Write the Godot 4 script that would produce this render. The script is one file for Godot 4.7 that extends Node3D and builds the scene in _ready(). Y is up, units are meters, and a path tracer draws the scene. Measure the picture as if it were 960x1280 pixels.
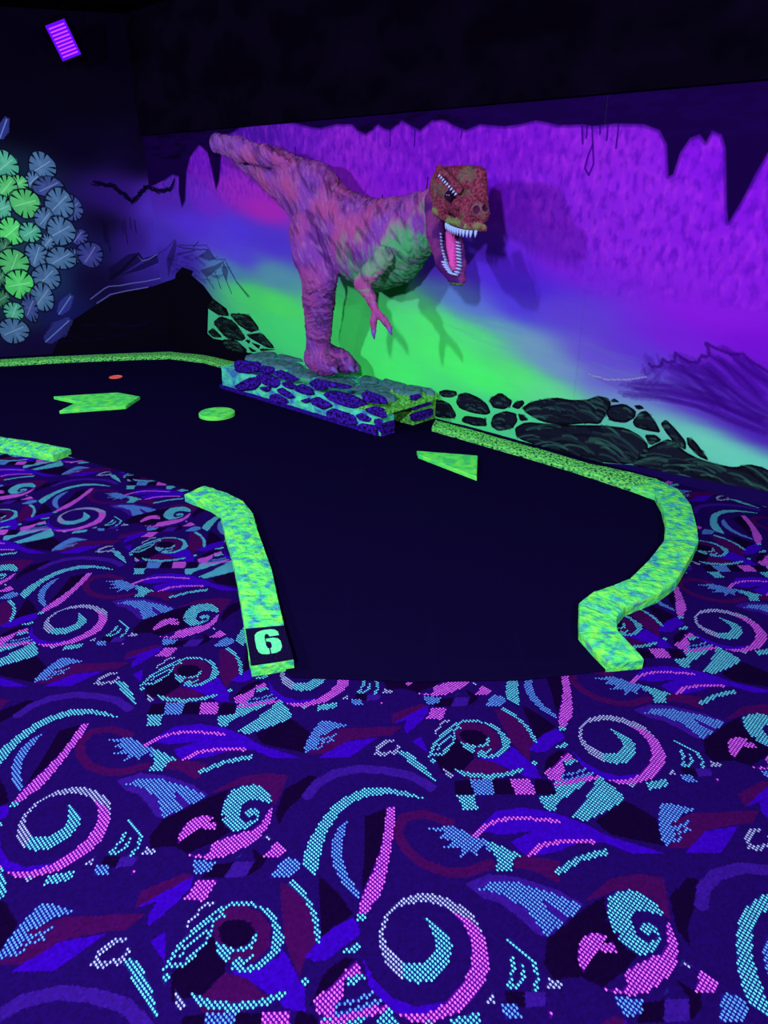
extends Node3D
# A black-light mini golf hole: a dinosaur on a stone ledge in front of an airbrushed mural.
# The back wall runs at about 45 degrees to the view; "wall frame" means
# x along that wall, y up, z out of the wall into the room.

const WALL_ORIGIN := Vector3(.416, 0, -5.195)
const ALONG := Vector3(.72199, 0, .69191)
const OUT := Vector3(-.69191, 0, .72199)
const CORNER := Vector3(-2.357, 0, -7.853)
const LEFT_ALONG := Vector3(-.95702, 0, .29001)
const LEFT_OUT := Vector3(.29001, 0, .95702)
const CORNER_S := -3.841
const CEILING_Y := 3.05
const MURAL_TOP := 2.06
const KERB_H := .05
# the lamps give a lavender light; paint() finds the base colour that shows as the given colour under it
const LIGHT_COLOUR := Color(.62, .52, 1.0)
const LIGHT_LEVEL := Vector3(1.24, 1.04, 2.0)

const CARPET_FIELDS := [
	["v", 0, [0.403,1.049,0.506,1.049,0.578,1.023,0.624,0.988,0.652,0.949,0.665,0.907,0.696,0.872,0.726,0.837,0.657,0.871,0.635,0.908,0.588,0.931,0.496,0.95,0.436,0.972,0.442,1.002,0.523,0.99,0.445,1.018]],
	["m", 0, [0.386,1.072,0.389,1.039,0.417,1,0.43,0.978,0.489,0.936,0.424,0.917,0.408,0.953,0.377,0.976]],
	["m", 0.029, [0.372,0.085,0.342,0.121,0.286,0.139,0.232,0.128,0.206,0.097,0.206,0.067,0.232,0.036,0.27,0.016,0.34,0.002]],
	["m", 0, [0.828,0.855,0.917,0.842,1.078,0.771,1.012,0.769,0.98,0.784,0.894,0.811,0.79,0.818,0.747,0.839]],
	["v", 0, [0.769,0.818,0.882,0.813,0.977,0.782,0.911,0.781,0.842,0.783]],
	["m", 0, [0.601,0.305,0.715,0.287,0.725,0.275,0.618,0.284,0.562,0.287]],
	["v", 0, [0.562,0.287,0.618,0.284,0.725,0.275,0.7,0.263,0.64,0.255,0.561,0.254,0.579,0.268,0.616,0.276]],
	["v", 0, [0.545,0.233,0.586,0.232,0.543,0.196]],
	["m", 0, [0.883,0.184,0.893,0.176,0.896,0.15,0.892,0.133,0.872,0.11,0.84,0.09,0.84,0.083,0.797,0.083,0.757,0.07,0.771,0.096,0.794,0.123]],
	["v", 0, [0.8,0.085,0.86,0.088,0.909,0.086,0.955,0.079,0.945,0.062,0.933,0.056,0.882,0.06,0.838,0.061,0.805,0.072]],
	["v", 0, [0.774,0.118,0.765,0.093,0.745,0.054,0.711,0.034,0.69,0.055,0.681,0.08,0.667,0.102,0.646,0.134,0.714,0.113,0.75,0.106]],
	["v", 0, [0.9,1.036,0.881,1.008,0.881,0.976,0.905,0.951,0.971,0.928,0.931,0.933,0.879,0.949,0.858,0.966,0.857,1.001]],
	["k", 0, [0.264,0.888,0.404,0.876,0.477,0.867,0.422,0.848,0.395,0.83,0.384,0.812,0.385,0.799,0.327,0.802,0.253,0.811,0.241,0.834,0.188,0.856,0.203,0.874]],
	["m", 0, [0.418,0.882,0.537,0.873,0.604,0.851,0.646,0.823,0.594,0.807,0.539,0.791,0.542,0.802,0.562,0.822,0.547,0.847,0.502,0.864,0.477,0.867]],
	["k", 0, [0.597,0.805,0.692,0.8,0.71,0.788,0.615,0.776,0.547,0.771,0.5,0.758,0.52,0.778]],
	["k", 0, [0.684,0.935,0.816,0.923,0.828,0.913,0.828,0.874,0.75,0.842,0.675,0.906]],
	["k", 0, [0.205,0.181,0.278,0.168,0.162,0.126,0.098,0.112,0.026,0.098,0.141,0.149]],
	["k", 0, [0.975,0.157,0.977,0.125,0.962,0.082,0.863,0.089,0.915,0.121]],
	["k", 0, [0.509,0.129,0.551,0.114,0.51,0.091,0.465,0.111]],
	["k", 0, [0.599,0.09,0.641,0.07,0.602,0.046,0.556,0.069]],
	["k", 0, [0.705,0.044,0.729,0.022,0.69,0.002,0.647,0.024]],
	["k", 0, [0.786,0.27,0.831,0.254,0.783,0.244,0.736,0.265]],
	["k", 0, [0.896,0.254,0.906,0.226,0.873,0.22,0.827,0.224,0.874,0.234]],
	["u", 0, [0.831,0.254,0.874,0.234,0.827,0.224,0.783,0.244]],
	["m", 0, [0.689,0.205,0.739,0.204,0.77,0.192,0.793,0.168,0.786,0.142,0.75,0.124,0.701,0.122,0.664,0.137,0.645,0.152,0.665,0.18]],
	["k", 0, [0.686,0.188,0.71,0.191,0.738,0.181,0.755,0.167,0.752,0.153,0.717,0.146,0.687,0.153,0.672,0.171]],
	["k", 0, [0.54,0.18,0.666,0.189,0.649,0.147,0.634,0.137,0.569,0.134,0.506,0.152]],
	["m", 0, [0.545,0.133,0.637,0.136,0.665,0.111,0.674,0.075,0.615,0.084,0.546,0.117]],
	["u", 0.032, [0.135,0.271,0.189,0.278,0.256,0.275,0.329,0.254,0.382,0.223,0.427,0.186,0.436,0.148]],
	["u", 0, [0.24,1.007,0.311,0.994,0.361,0.962,0.402,0.917,0.416,0.88,0.27,0.888,0.254,0.902,0.264,0.925,0.262,0.955,0.24,0.979]],
	["k", 0, [0.083,0.889,0.113,0.872,0.084,0.862,0.057,0.878]],
	["u", 0, [0.113,0.872,0.147,0.855,0.121,0.847,0.084,0.862]],
	["k", 0, [0.731,0.037,0.794,0.051,0.838,0.052,0.87,0.048,0.885,0.038,0.845,0.038,0.798,0.036,0.765,0.039]],
]
const CARPET_FIGURES := [
	["t", 0, [0.389,0.136,0.373,0.164,0.347,0.188,0.313,0.209,0.276,0.222,0.215,0.229,0.154,0.228,0.094,0.221,0.033,0.209,-.018,0.194,-.04,0.185,-.037,0.158,-.01,0.165,0.04,0.185,0.091,0.201,0.158,0.211,0.219,0.212,0.266,0.204,0.318,0.187,0.36,0.158]],
	["b", 0, [0.17,0.196,0.126,0.195,0.08,0.186,0.05,0.174,0.019,0.15,0.002,0.125,-.002,0.1,0,0.094,0.019,0.096,0.024,0.114,0.038,0.135,0.062,0.155,0.095,0.172,0.135,0.186]],
	["p", 0, [0.302,0.162,0.277,0.17,0.209,0.143,0.152,0.124,0.091,0.109,0.014,0.093,-.028,0.079,-.018,0.072,0.041,0.074,0.104,0.09,0.182,0.116,0.246,0.139]],
	["t", 0, [0.971,0.079,0.955,0.073,0.968,0.067,1.005,0.071,0.985,0.073]],
	["t", 0, [0.084,1.018,0.096,1,0.096,0.981,0.08,0.966,0.044,0.957,0.01,0.954,-.027,0.958,-.055,0.968,-.071,0.982,-.04,0.998,-.03,0.988,-.003,0.977,0.025,0.976,0.052,0.982,0.076,0.999]],
	["w", 0, [-.071,-.018,-.075,-.004,-.07,0.012,-.053,0.029,-.029,0.042,0.011,0.052,0.05,0.055,0.092,0.052,0.129,0.042,0.16,0.026,0.175,0.008,0.183,-.012,0.181,-.029,0.167,-.045,0.155,-.055,0.162,-.043,0.163,-.025,0.15,-.002,0.134,0.02,0.103,0.036,0.06,0.047,0.016,0.047,-.022,0.036,-.037,0.021,-.04,0.002,-.04,-.002]],
	["p", 0, [0.15,0.998,0.163,0.975,0.162,0.957,0.151,0.942,0.125,0.927,0.096,0.917,0.052,0.911,0.004,0.91,-.043,0.914,-.081,0.924,-.113,0.935,-.132,0.95,-.137,0.963,-.117,0.951,-.092,0.94,-.067,0.933,-.024,0.93,0.031,0.93,0.076,0.936,0.117,0.951,0.142,0.97,0.147,0.986]],
	["t", 0, [0.912,0.175,0.916,0.155,0.907,0.133,0.892,0.113,0.87,0.095,0.854,0.086,0.838,0.085,0.84,0.09,0.858,0.101,0.878,0.117,0.892,0.133,0.896,0.15,0.893,0.176]],
	["t", 0, [0.754,0.068,0.772,0.063,0.77,0.059,0.746,0.057]],
	["t", 0, [0.874,0.056,0.902,0.055,0.92,0.051,0.906,0.043,0.891,0.046,0.874,0.052]],
	["p", 0, [0.883,0.036,0.874,0.024,0.869,0.021,0.837,0.031,0.819,0.026,0.803,0.018,0.78,0.018,0.753,0.007,0.741,0.011,0.733,0.026,0.744,0.039,0.765,0.039,0.798,0.036,0.845,0.038]],
	["t", 0, [0.834,0.031,0.872,0.02,0.866,0.014,0.821,0.022]],
	["b", 0.008, [0.773,0.017,0.807,0.007,0.857,-.004]],
	["b", 0.009, [0.759,1.01,0.801,0.998,0.856,0.985]],
	["p", 0.007, [0.757,1.006,0.798,0.994,0.844,0.982]],
	["p", 0.005, [0.776,0.992,0.814,0.981,0.845,0.974]],
	["t", 0, [0.66,0.21,0.697,0.211,0.728,0.211,0.754,0.206,0.779,0.198,0.797,0.185,0.81,0.168,0.812,0.152,0.806,0.136,0.792,0.121,0.769,0.112,0.744,0.109,0.718,0.109,0.696,0.112,0.674,0.117,0.659,0.127,0.65,0.137,0.656,0.141,0.667,0.133,0.684,0.124,0.704,0.12,0.727,0.119,0.748,0.122,0.768,0.13,0.786,0.14,0.797,0.153,0.798,0.167,0.787,0.181,0.771,0.192,0.747,0.202,0.726,0.205,0.696,0.207,0.659,0.206]],
	["t", 0, [0.665,0.179,0.671,0.17,0.681,0.156,0.7,0.148,0.723,0.146,0.752,0.153,0.754,0.149,0.74,0.142,0.716,0.139,0.692,0.143,0.678,0.15,0.666,0.147,0.651,0.146,0.647,0.153,0.648,0.165]],
	["t", 0, [0.665,0.145,0.676,0.142,0.69,0.134,0.713,0.131,0.711,0.128,0.686,0.129,0.667,0.132,0.658,0.138]],
	["t", 0.011, [0.537,0.191,0.574,0.201,0.616,0.207,0.657,0.208,0.687,0.204,0.721,0.198]],
	["t", 0.01, [0.551,0.188,0.574,0.181,0.608,0.182,0.642,0.185,0.671,0.192,0.687,0.2]],
	["t", 0.007, [0.577,0.191,0.602,0.196,0.634,0.198,0.665,0.199]],
	["t", 0, [0.526,0.189,0.542,0.182,0.537,0.179,0.514,0.173,0.515,0.182]],
	["w", 0.008, [0.63,0.22,0.663,0.224,0.7,0.229,0.721,0.221]],
	["t", 0, [0.549,0.148,0.574,0.124,0.611,0.101,0.659,0.083,0.712,0.072,0.708,0.064,0.654,0.074,0.601,0.091,0.564,0.113,0.545,0.131]],
	["w", 0, [0.528,0.163,0.53,0.135,0.505,0.141,0.515,0.153]],
	["b", 0, [0.548,0.115,0.599,0.091,0.556,0.069,0.508,0.09]],
	["p", 0, [0.643,0.07,0.693,0.049,0.647,0.025,0.6,0.046]],
	["t", 0, [0.469,0.11,0.507,0.092,0.474,0.07,0.437,0.086]],
	["t", 0, [0.731,1.021,0.761,1.001,0.826,0.981,0.779,0.983,0.722,0.987,0.684,0.992,0.63,0.987,0.619,1.001,0.645,1.021,0.692,1.002,0.714,1.01]],
	["t", 0, [0.862,0.974,0.84,0.928,0.816,0.923,0.75,0.931,0.664,0.945,0.652,0.963,0.722,0.965,0.795,0.97]],
	["p", 0.009, [0.726,1.014,0.78,0.995,0.856,0.975]],
	["t", 0, [0.94,0.915,1,0.898,0.98,0.887,0.942,0.896,0.919,0.906]],
	["w", 0, [0.901,0.935,0.907,0.927,0.887,0.925,0.893,0.932]],
	["b", 0, [0.896,0.881,0.918,0.865,0.948,0.837,0.925,0.843,0.894,0.851,0.861,0.851,0.83,0.857,0.842,0.848,0.814,0.843,0.796,0.837,0.748,0.841,0.756,0.849,0.79,0.862,0.836,0.873]],
	["b", 0.01, [0.826,0.844,0.887,0.837]],
	["b", 0.009, [0.817,0.839,0.861,0.831]],
	["b", 0.009, [0.779,0.838,0.808,0.833]],
	["b", 0, [0.05,0.885,0.078,0.871,0.058,0.859,0.029,0.871]],
	["w", 0, [0.022,0.898,0.063,0.899,0.048,0.89,0.031,0.893]],
	["w", 0, [0.155,0.858,0.181,0.861,0.194,0.848,0.177,0.845]],
	["t", 0.011, [0.192,0.921,0.19,0.906,0.191,0.894,0.185,0.883,0.171,0.873,0.153,0.868,0.132,0.866]],
	["t", 0.01, [0.16,0.906,0.142,0.898,0.118,0.893,0.095,0.889]],
	["t", 0.01, [0.161,0.893,0.154,0.887,0.129,0.882,0.108,0.884,0.093,0.889]],
	["p", 0, [0.118,0.844,0.117,0.836,0.102,0.835]],
	["b", 0, [0.252,0.99,0.298,0.984,0.344,0.961,0.367,0.938,0.389,0.914,0.411,0.879,0.356,0.883,0.355,0.908,0.342,0.93,0.338,0.908,0.331,0.885,0.264,0.891,0.279,0.905,0.294,0.93,0.29,0.952,0.278,0.971]],
	["t", 0, [0.449,0.856,0.481,0.862,0.511,0.859,0.542,0.848,0.557,0.835,0.558,0.819,0.546,0.805,0.538,0.801,0.526,0.805,0.516,0.817,0.497,0.826,0.477,0.828,0.454,0.823,0.438,0.815,0.433,0.804,0.441,0.797,0.458,0.794,0.471,0.794,0.474,0.799,0.451,0.8,0.451,0.807,0.459,0.814,0.478,0.814,0.492,0.809,0.494,0.8,0.481,0.791,0.46,0.787,0.43,0.786,0.402,0.793,0.386,0.802,0.385,0.814,0.391,0.826,0.421,0.826,0.398,0.832,0.411,0.841]],
	["p", 0, [0.531,0.793,0.512,0.782,0.489,0.772,0.462,0.765,0.428,0.761,0.393,0.762,0.355,0.766,0.318,0.772,0.29,0.781,0.27,0.793,0.253,0.805,0.254,0.812,0.264,0.803,0.283,0.794,0.303,0.792,0.312,0.799,0.333,0.8,0.367,0.795,0.397,0.789,0.418,0.784,0.43,0.78,0.47,0.781,0.499,0.789]],
	["p", 0, [0.272,0.849,0.3,0.856,0.332,0.858,0.358,0.854,0.374,0.845,0.378,0.837,0.349,0.837,0.375,0.829,0.361,0.818,0.337,0.829,0.329,0.835,0.302,0.837,0.251,0.835]],
	["b", 0, [0.254,0.798,0.298,0.771,0.259,0.766,0.23,0.779,0.243,0.79]],
	["p", 0, [0.728,0.266,0.767,0.246,0.704,0.233,0.668,0.254]],
	["t", 0, [0.839,0.257,0.866,0.258,0.853,0.254]],
	["w", 0, [0.934,0.258,0.958,0.259,0.958,0.245]],
	["p", 0, [0.96,0.239,0.962,0.218,0.93,0.215,0.901,0.233]],
	["b", 0, [0.938,0.211,0.967,0.197,0.956,0.183,0.916,0.181,0.87,0.2]],
	["t", 0, [0.494,0.233,0.498,0.213,0.491,0.185,0.477,0.162,0.47,0.148,0.459,0.151,0.464,0.173,0.464,0.198,0.469,0.219,0.468,0.233]],
	["w", 0.013, [0.503,0.258,0.481,0.266,0.443,0.266,0.418,0.258,0.429,0.249,0.453,0.245,0.466,0.236,0.497,0.244]],
	["b", 0, [0.306,0.102,0.338,0.09,0.371,0.078,0.379,0.057,0.389,0.039,0.401,0.023,0.378,0.009,0.369,0.018,0.378,0.025,0.359,0.028,0.324,0.02,0.342,0.031,0.295,0.038,0.325,0.045,0.287,0.065,0.325,0.06,0.306,0.08,0.333,0.079]],
	["t", 0, [0.397,1.028,0.417,1,0.43,0.978,0.4,0.983,0.365,0.974,0.333,0.992,0.359,0.996,0.379,1.013]],
	["p", 0.012, [0.387,0.044,0.428,0.045,0.471,0.039,0.513,0.027,0.549,0.009,0.579,-.01,0.608,-.026]],
	["p", 0.015, [0.443,0.972,0.498,0.968,0.55,0.952,0.614,0.92]],
	["t", 0.018, [0.454,0.928,0.531,0.92,0.607,0.899]],
]
const MURAL_COLOURS := [[-1.923, 2.009, 70, 20, 160], [-1.525, 1.954, 100, 25, 190], [-.815, 1.91, 125, 30, 200], [-.278, 1.867, 110, 20, 195], [0.553, 1.872, 115, 20, 205], [1.09, 1.78, 130, 30, 210], [1.351, 1.617, 128, 30, 215], [1.757, 1.726, 120, 20, 215], [1.985, 1.544, 120, 20, 215], [-2.885, 1.827, 110, 25, 200], [-2.312, 1.565, 150, 40, 200], [-2.948, 1.494, 110, 40, 210], [-1.987, 1.442, 165, 40, 190], [-.905, 1.624, 130, 30, 205], [-.421, 1.622, 115, 20, 205], [0.526, 1.529, 100, 20, 200], [0.87, 1.489, 120, 30, 210], [-3.126, 1.282, 85, 50, 225], [-2.358, 1.238, 80, 55, 225], [-1.904, 1.191, 80, 55, 215], [0.559, 1.154, 80, 30, 205], [0.907, 1.177, 110, 30, 210], [1.408, 1.251, 125, 30, 215], [1.843, 1.276, 125, 25, 215], [-2.387, 1.034, 85, 70, 225], [-2.617, 1.16, 85, 60, 225], [-2.533, 0.885, 80, 130, 190], [-1.935, 0.895, 85, 150, 180], [-2.307, 0.726, 75, 220, 120], [-1.903, 0.66, 80, 230, 115], [-1.866, 0.455, 70, 225, 130], [-.662, 0.724, 75, 230, 120], [-.252, 0.836, 85, 200, 140], [0.045, 0.909, 85, 120, 200], [-.095, 0.728, 75, 235, 115], [0.326, 0.856, 90, 110, 215], [0.583, 0.883, 75, 50, 215], [0.633, 1.013, 70, 35, 210], [0.94, 0.896, 90, 60, 205], [0.339, 0.67, 80, 230, 125], [0.063, 0.521, 75, 240, 115], [0.467, 0.74, 95, 160, 180], [0.728, 0.669, 110, 150, 190], [0.98, 0.552, 110, 140, 200], [0.358, 0.395, 70, 245, 115], [0.686, 0.451, 80, 230, 120], [0.94, 0.388, 95, 215, 150], [1.247, 0.644, 95, 70, 205], [1.491, 0.728, 90, 50, 205], [1.714, 0.805, 110, 30, 210], [1.904, 0.958, 125, 25, 215], [2.126, 0.861, 110, 15, 205], [1.319, 0.508, 100, 90, 205], [1.525, 0.51, 100, 100, 200], [1.769, 0.494, 85, 40, 190], [1.998, 0.47, 75, 25, 180], [2.226, 0.384, 70, 20, 175], [1.701, 0.337, 100, 190, 180], [1.941, 0.304, 105, 210, 185], [2.173, 0.233, 105, 215, 185], [2.286, 0.192, 90, 190, 190], [1.488, 0.425, 110, 150, 200], [-.404, 0.267, 70, 240, 115], [-.754, 0.402, 72, 235, 118], [-1.026, 0.622, 72, 235, 118], [0.08, 0.169, 72, 215, 130], [0.648, 0.165, 72, 205, 150], [1.519, 0.221, 80, 185, 170], [1.784, 0.133, 80, 180, 170], [-3.293, 1.491, 80, 40, 190], [-3.451, 0.973, 65, 42, 180], [-1.285, 1.218, 90, 50, 210], [-.742, 1.242, 100, 40, 205], [-.109, 1.111, 85, 45, 215], [0.173, 1.13, 80, 40, 215], [-2.623, 0.286, 70, 200, 140], [2.083, 1.252, 125, 25, 215], [2.207, 0.664, 85, 20, 185], [-3.676, 1.114, 75, 50, 200], [-3.494, 1.56, 80, 38, 180], [-3.733, 0.879, 60, 42, 172], [-3.771, 0.39, 12, 6, 35], [-3.539, 1.978, 10, 4, 30]]
const LEAF_WALL_COLOURS := [[0.294, 1.487, 45, 20, 120], [-.003, 1.411, 86, 50, 208], [0.193, 1.111, 50, 25, 130], [-.083, 1.106, 86, 60, 226], [0.478, 1.266, 15, 8, 45], [0.586, 1.98, 10, 5, 35], [0.021, 1.812, 12, 5, 40], [0.077, 0.795, 45, 30, 130], [0.638, 0.733, 18, 10, 55], [0.806, 0.172, 15, 8, 40], [1.36, 0.12, 20, 12, 60], [1.242, 1.13, 30, 60, 80], [1.093, 0.748, 28, 50, 100], [0.877, 1.123, 25, 35, 90], [0.665, 1.043, 22, 22, 80], [1.202, 1.7, 20, 35, 60], [1.042, 2.172, 8, 4, 25], [0.519, 2.382, 8, 4, 25], [-.206, 2.403, 8, 4, 25], [-.154, 1.991, 10, 4, 30], [-.178, 1.559, 92, 44, 208], [1.463, 0.369, 25, 40, 70], [1.004, 0.388, 24, 28, 100], [-.035, 0.381, 12, 6, 35], [0.383, 0.317, 10, 5, 30], [1.13, 2.737, 6, 3, 22], [0.105, 2.782, 6, 3, 22], [1.496, 0.761, 25, 60, 70], [-.054, 0.871, 74, 52, 206], [-.287, 1.484, 80, 40, 190], [-.2, 0.946, 65, 42, 180]]  # points by the corner are brightened to make up for weaker lamp light
const CAVE_EDGE := [
	[2.147,2.07,2.179,1.927,2.02,1.888,1.977,1.755,1.94,1.669,1.905,1.562,1.855,1.44,1.835,1.505,1.776,1.779,1.744,1.841,1.691,1.861,1.671,1.809,1.634,1.846,1.586,1.83,1.546,1.767,1.525,1.665,1.505,1.655,1.471,1.807,1.421,1.873,1.328,1.906,1.166,1.917,1.024,1.911,0.973,1.923,0.819,1.927,0.655,1.959,0.546,1.944,0.431,1.939,0.249,1.959,0.142,1.931,0.06,1.957,-.041,2.001,-.142,2.001,-.244,1.948,-.316,1.975,-.408,2.015,-.519,1.961,-.576,1.975,-.634,2.003,-.753,1.946,-.834,1.975,-.895,2.016,-1.064,2.024,-1.241,2.006,-1.377,2.026,-1.564,2.062,-1.967,2.083,-2.243,2.059,-2.421,2.016,-2.519,1.959,-2.617,1.661,-2.671,1.596,-2.706,1.759,-2.746,1.888,-2.873,1.955,-3.042,1.863,-3.137,1.732,-3.208,1.492,-3.269,1.438,-3.292,1.561,-3.261,1.699,-3.384,1.718,-3.542,1.667]
]
const BOULDERS := [
	[-.014,0.214,0.05,0.242,0.155,0.249,0.164,0.221,0.102,0.19,0.02,0.181],
	[-.027,0.142,0.022,0.159,0.105,0.142,0.166,0.069,0.143,0.038,-.039,0.013,-.049,0.071],
	[0.153,0.163,0.181,0.233,0.25,0.258,0.358,0.241,0.436,0.206,0.47,0.15,0.427,0.126,0.305,0.116,0.195,0.126],
	[0.441,0.238,0.537,0.314,0.641,0.27,0.63,0.232,0.576,0.196,0.489,0.191],
	[0.215,0.049,0.244,0.084,0.429,0.101,0.445,0.047,0.342,0.025,0.232,0.027],
	[0.475,0.079,0.493,0.14,0.59,0.191,0.676,0.19,0.697,0.14,0.658,0.076,0.545,0.032,0.485,0.05],
	[0.638,0.228,0.665,0.269,0.725,0.293,0.741,0.272,0.697,0.221],
	[0.692,0.193,0.741,0.191,0.784,0.164,0.717,0.143],
	[0.724,0.239,0.786,0.293,0.967,0.358,1.081,0.362,1.189,0.383,1.261,0.423,1.329,0.424,1.358,0.395,1.33,0.311,1.3,0.247,1.209,0.234,1.021,0.178,0.885,0.175,0.759,0.207],
	[0.676,0.085,0.761,0.148,1.017,0.182,1.328,0.247,1.474,0.262,1.572,0.234,1.632,0.185,1.614,0.109,1.538,0.038,1.284,-.005,0.936,-.007,0.7,0.018],
	[1.331,0.34,1.355,0.381,1.446,0.409,1.522,0.379,1.522,0.338,1.464,0.29,1.369,0.284,1.339,0.313],
	[1.351,0.413,1.371,0.428,1.41,0.413,1.361,0.401],
	[1.5,0.408,1.54,0.42,1.571,0.402,1.531,0.391],
	[1.507,0.308,1.546,0.379,1.585,0.394,1.649,0.339,1.693,0.28,1.604,0.274,1.533,0.279],
	[1.593,0.246,1.661,0.262,1.706,0.237,1.638,0.186],
	[1.679,0.334,1.707,0.367,1.768,0.326,1.845,0.262,1.854,0.21,1.784,0.234,1.721,0.288],
	[1.842,0.291,1.889,0.282,1.997,0.18,1.932,0.191,1.858,0.241],
	[1.613,0.156,1.687,0.217,1.748,0.259,1.851,0.201,1.932,0.18,2.035,0.173,2.132,0.178,2.207,0.218,2.277,0.217,2.363,0.188,2.384,0.09,2.157,0.051,1.907,0.035,1.703,0.036,1.529,0.041,1.592,0.108]
]
const ROCK_FOOT_SHADE := [
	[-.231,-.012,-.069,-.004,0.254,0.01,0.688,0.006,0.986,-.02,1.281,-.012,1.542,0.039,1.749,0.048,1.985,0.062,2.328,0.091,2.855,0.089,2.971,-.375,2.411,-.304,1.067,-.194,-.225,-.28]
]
const HILL_BACK := [
	[-7.188,-.626,-6.466,-.072,-5.633,0.231,-5.05,0.426,-4.787,0.497,-4.463,0.553,-4.01,0.635,-3.551,0.748,-3.523,0.799,-3.382,0.873,-3.191,0.847,-3.229,0.804,-3.037,0.725,-2.885,0.612,-2.673,0.539,-2.641,0.48,-2.913,0.45,-3.011,0.391,-3.05,0.254,-2.953,0.217,-2.779,0.224,-2.554,0.238,-2.375,0.167,-2.043,0.153,-2.053,0.058,-2.621,-.033,-3.503,-.068]
]
const HILL_LEFT := [
	[1.216,-.042,1.011,0.293,0.741,0.45,0.528,0.559,0.423,0.597,0.288,0.618,0.082,0.652,-.148,0.721,-.162,0.771,-.238,0.836,-.344,0.791,-.322,0.749,-.433,0.643,-.524,0.501,-.657,0.389,-.678,0.317,-.507,0.325,-.449,0.274,-.425,0.131,-.483,0.073,-.59,0.048,-.735,0.022,-.855,-.097,-1.095,-.188,-1.087,-.303,-.691,-.277,-.173,-.13]
]
const LEFT_LIGHTS := [
	[0.199,0.956,0.162,0.908,0.092,0.922,0.006,0.967,-.063,1.012],
	[0.722,0.545,0.574,0.643,0.524,0.666,0.413,0.67,0.291,0.689,0.169,0.701,0.087,0.715,-.029,0.735],
	[0.666,0.502,0.52,0.585,0.373,0.612,0.137,0.644]
]
const LEFT_DARKS := [
	[0.505,0.839,0.29,0.974,0.21,0.987,0.165,0.908,0.269,0.848,0.483,0.728],
	[0.399,0.765,0.144,0.892,-.025,0.966,-.057,0.965,-.05,0.902,0.194,0.814]
]
const HILL_MORTAR := [
	[-2.987,0.523,-2.641,0.48,-2.33,0.515,-1.946,0.252,-2.376,0.159,-2.779,0.224,-3.05,0.254]
]
const HILL_STONES := [
	[-2.649,0.5,-2.321,0.527,-2.159,0.405,-2.313,0.359,-2.491,0.4],
	[-2.939,0.376,-2.792,0.458,-2.571,0.437,-2.389,0.296,-2.471,0.257,-2.727,0.251],
	[-3.049,0.274,-2.937,0.326,-2.783,0.251,-2.954,0.228],
	[-3.045,0.52,-2.894,0.609,-2.625,0.473,-2.821,0.461],
	[-2.384,0.331,-2.139,0.38,-1.951,0.264,-2.067,0.248,-2.327,0.302],
	[-2.422,0.273,-2.329,0.286,-2.349,0.246],
	[-2.323,0.265,-2.174,0.259,-2.208,0.218],
	[-2.378,0.219,-2.23,0.194,-2.323,0.172],
	[-2.2,0.225,-1.936,0.254,-2.173,0.202],
	[-2.806,0.229,-2.574,0.26,-2.367,0.177,-2.561,0.131,-2.751,0.16]
]
const RIDGE_RIGHT := [
	[1.554,0.671,1.576,0.656,1.627,0.664,1.632,0.708,1.66,0.694,1.702,0.706,1.694,0.754,1.735,0.73,1.787,0.714,1.834,0.721,1.839,0.757,1.886,0.759,1.872,0.804,1.849,0.83,1.911,0.809,1.996,0.787,2.049,0.8,2.099,0.768,2.194,0.726]
]
const STREAKS_RIGHT := [
	[1.556,0.576,1.587,0.626,1.556,0.674],
	[1.648,0.648,1.807,0.601,1.958,0.566],
	[1.714,0.708,1.852,0.621,2.012,0.528],
	[1.9,0.749,2.036,0.641,2.236,0.525],
	[1.927,0.788,2.074,0.729,2.215,0.626],
	[2.009,0.777,2.111,0.712,2.206,0.67],
	[1.432,0.495,1.631,0.518,1.872,0.513,2.07,0.466,2.256,0.433],
	[1.493,0.546,1.688,0.567,1.937,0.55,2.248,0.468],
	[1.853,0.682,1.949,0.613,2.115,0.524,2.244,0.491],
	[1.738,0.712,1.915,0.668,1.994,0.621]
]
const PALE_LINE := [
	[1.18,0.545,1.313,0.534,1.45,0.558,1.553,0.592]
]
const RIDGE_LEFT := [
	[-4.98,0.638,-4.713,0.73,-4.449,0.854,-4.239,0.952,-4.169,0.888,-3.895,0.946,-3.644,1.033,-3.465,1.128,-3.43,1.075,-3.112,1.09,-2.911,1.1,-2.862,1.058,-2.793,0.98,-2.629,0.99,-2.563,0.898,-2.472,0.801,-2.282,0.684]
]
const RIDGE_LEFT_WALL := [
	[0.5,0.742,0.393,0.804,0.281,0.899,0.188,0.978,0.156,0.912,0.027,0.95,-.099,1.021,-.193,1.108]
]
const WEDGES_LEFT := [
	[-3.668,0.935,-3.465,1.128,-3.449,1.059,-3.678,0.755],
	[-3.073,0.993,-2.889,1.064,-2.779,0.981,-2.936,0.964],
	[-3.069,0.863,-2.802,0.927,-2.63,0.982,-2.721,0.917,-2.965,0.801],
	[-4.713,0.73,-4.239,0.952,-4.169,0.888,-4.459,0.818],
	[-2.659,0.966,-2.59,0.896,-2.634,0.788,-2.699,0.889]
]
const STREAKS_LEFT := [
	[-2.965,0.801,-2.854,0.709],
	[-2.813,0.866,-2.74,0.719],
	[-2.676,0.86,-2.568,0.688],
	[-3.418,1.06,-3.12,1.052,-2.889,1.064],
	[-3.45,0.988,-3.122,1.044],
	[-2.607,0.954,-2.472,0.801,-2.308,0.682],
	[-3.048,1.124,-3.145,1.074]
]
const BRANCH := [
	[0.518,1.642,0.338,1.612,0.242,1.535,0.171,1.47,0.077,1.561,0.016,1.612,-.087,1.56,-.201,1.586,-.268,1.69]
]
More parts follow.
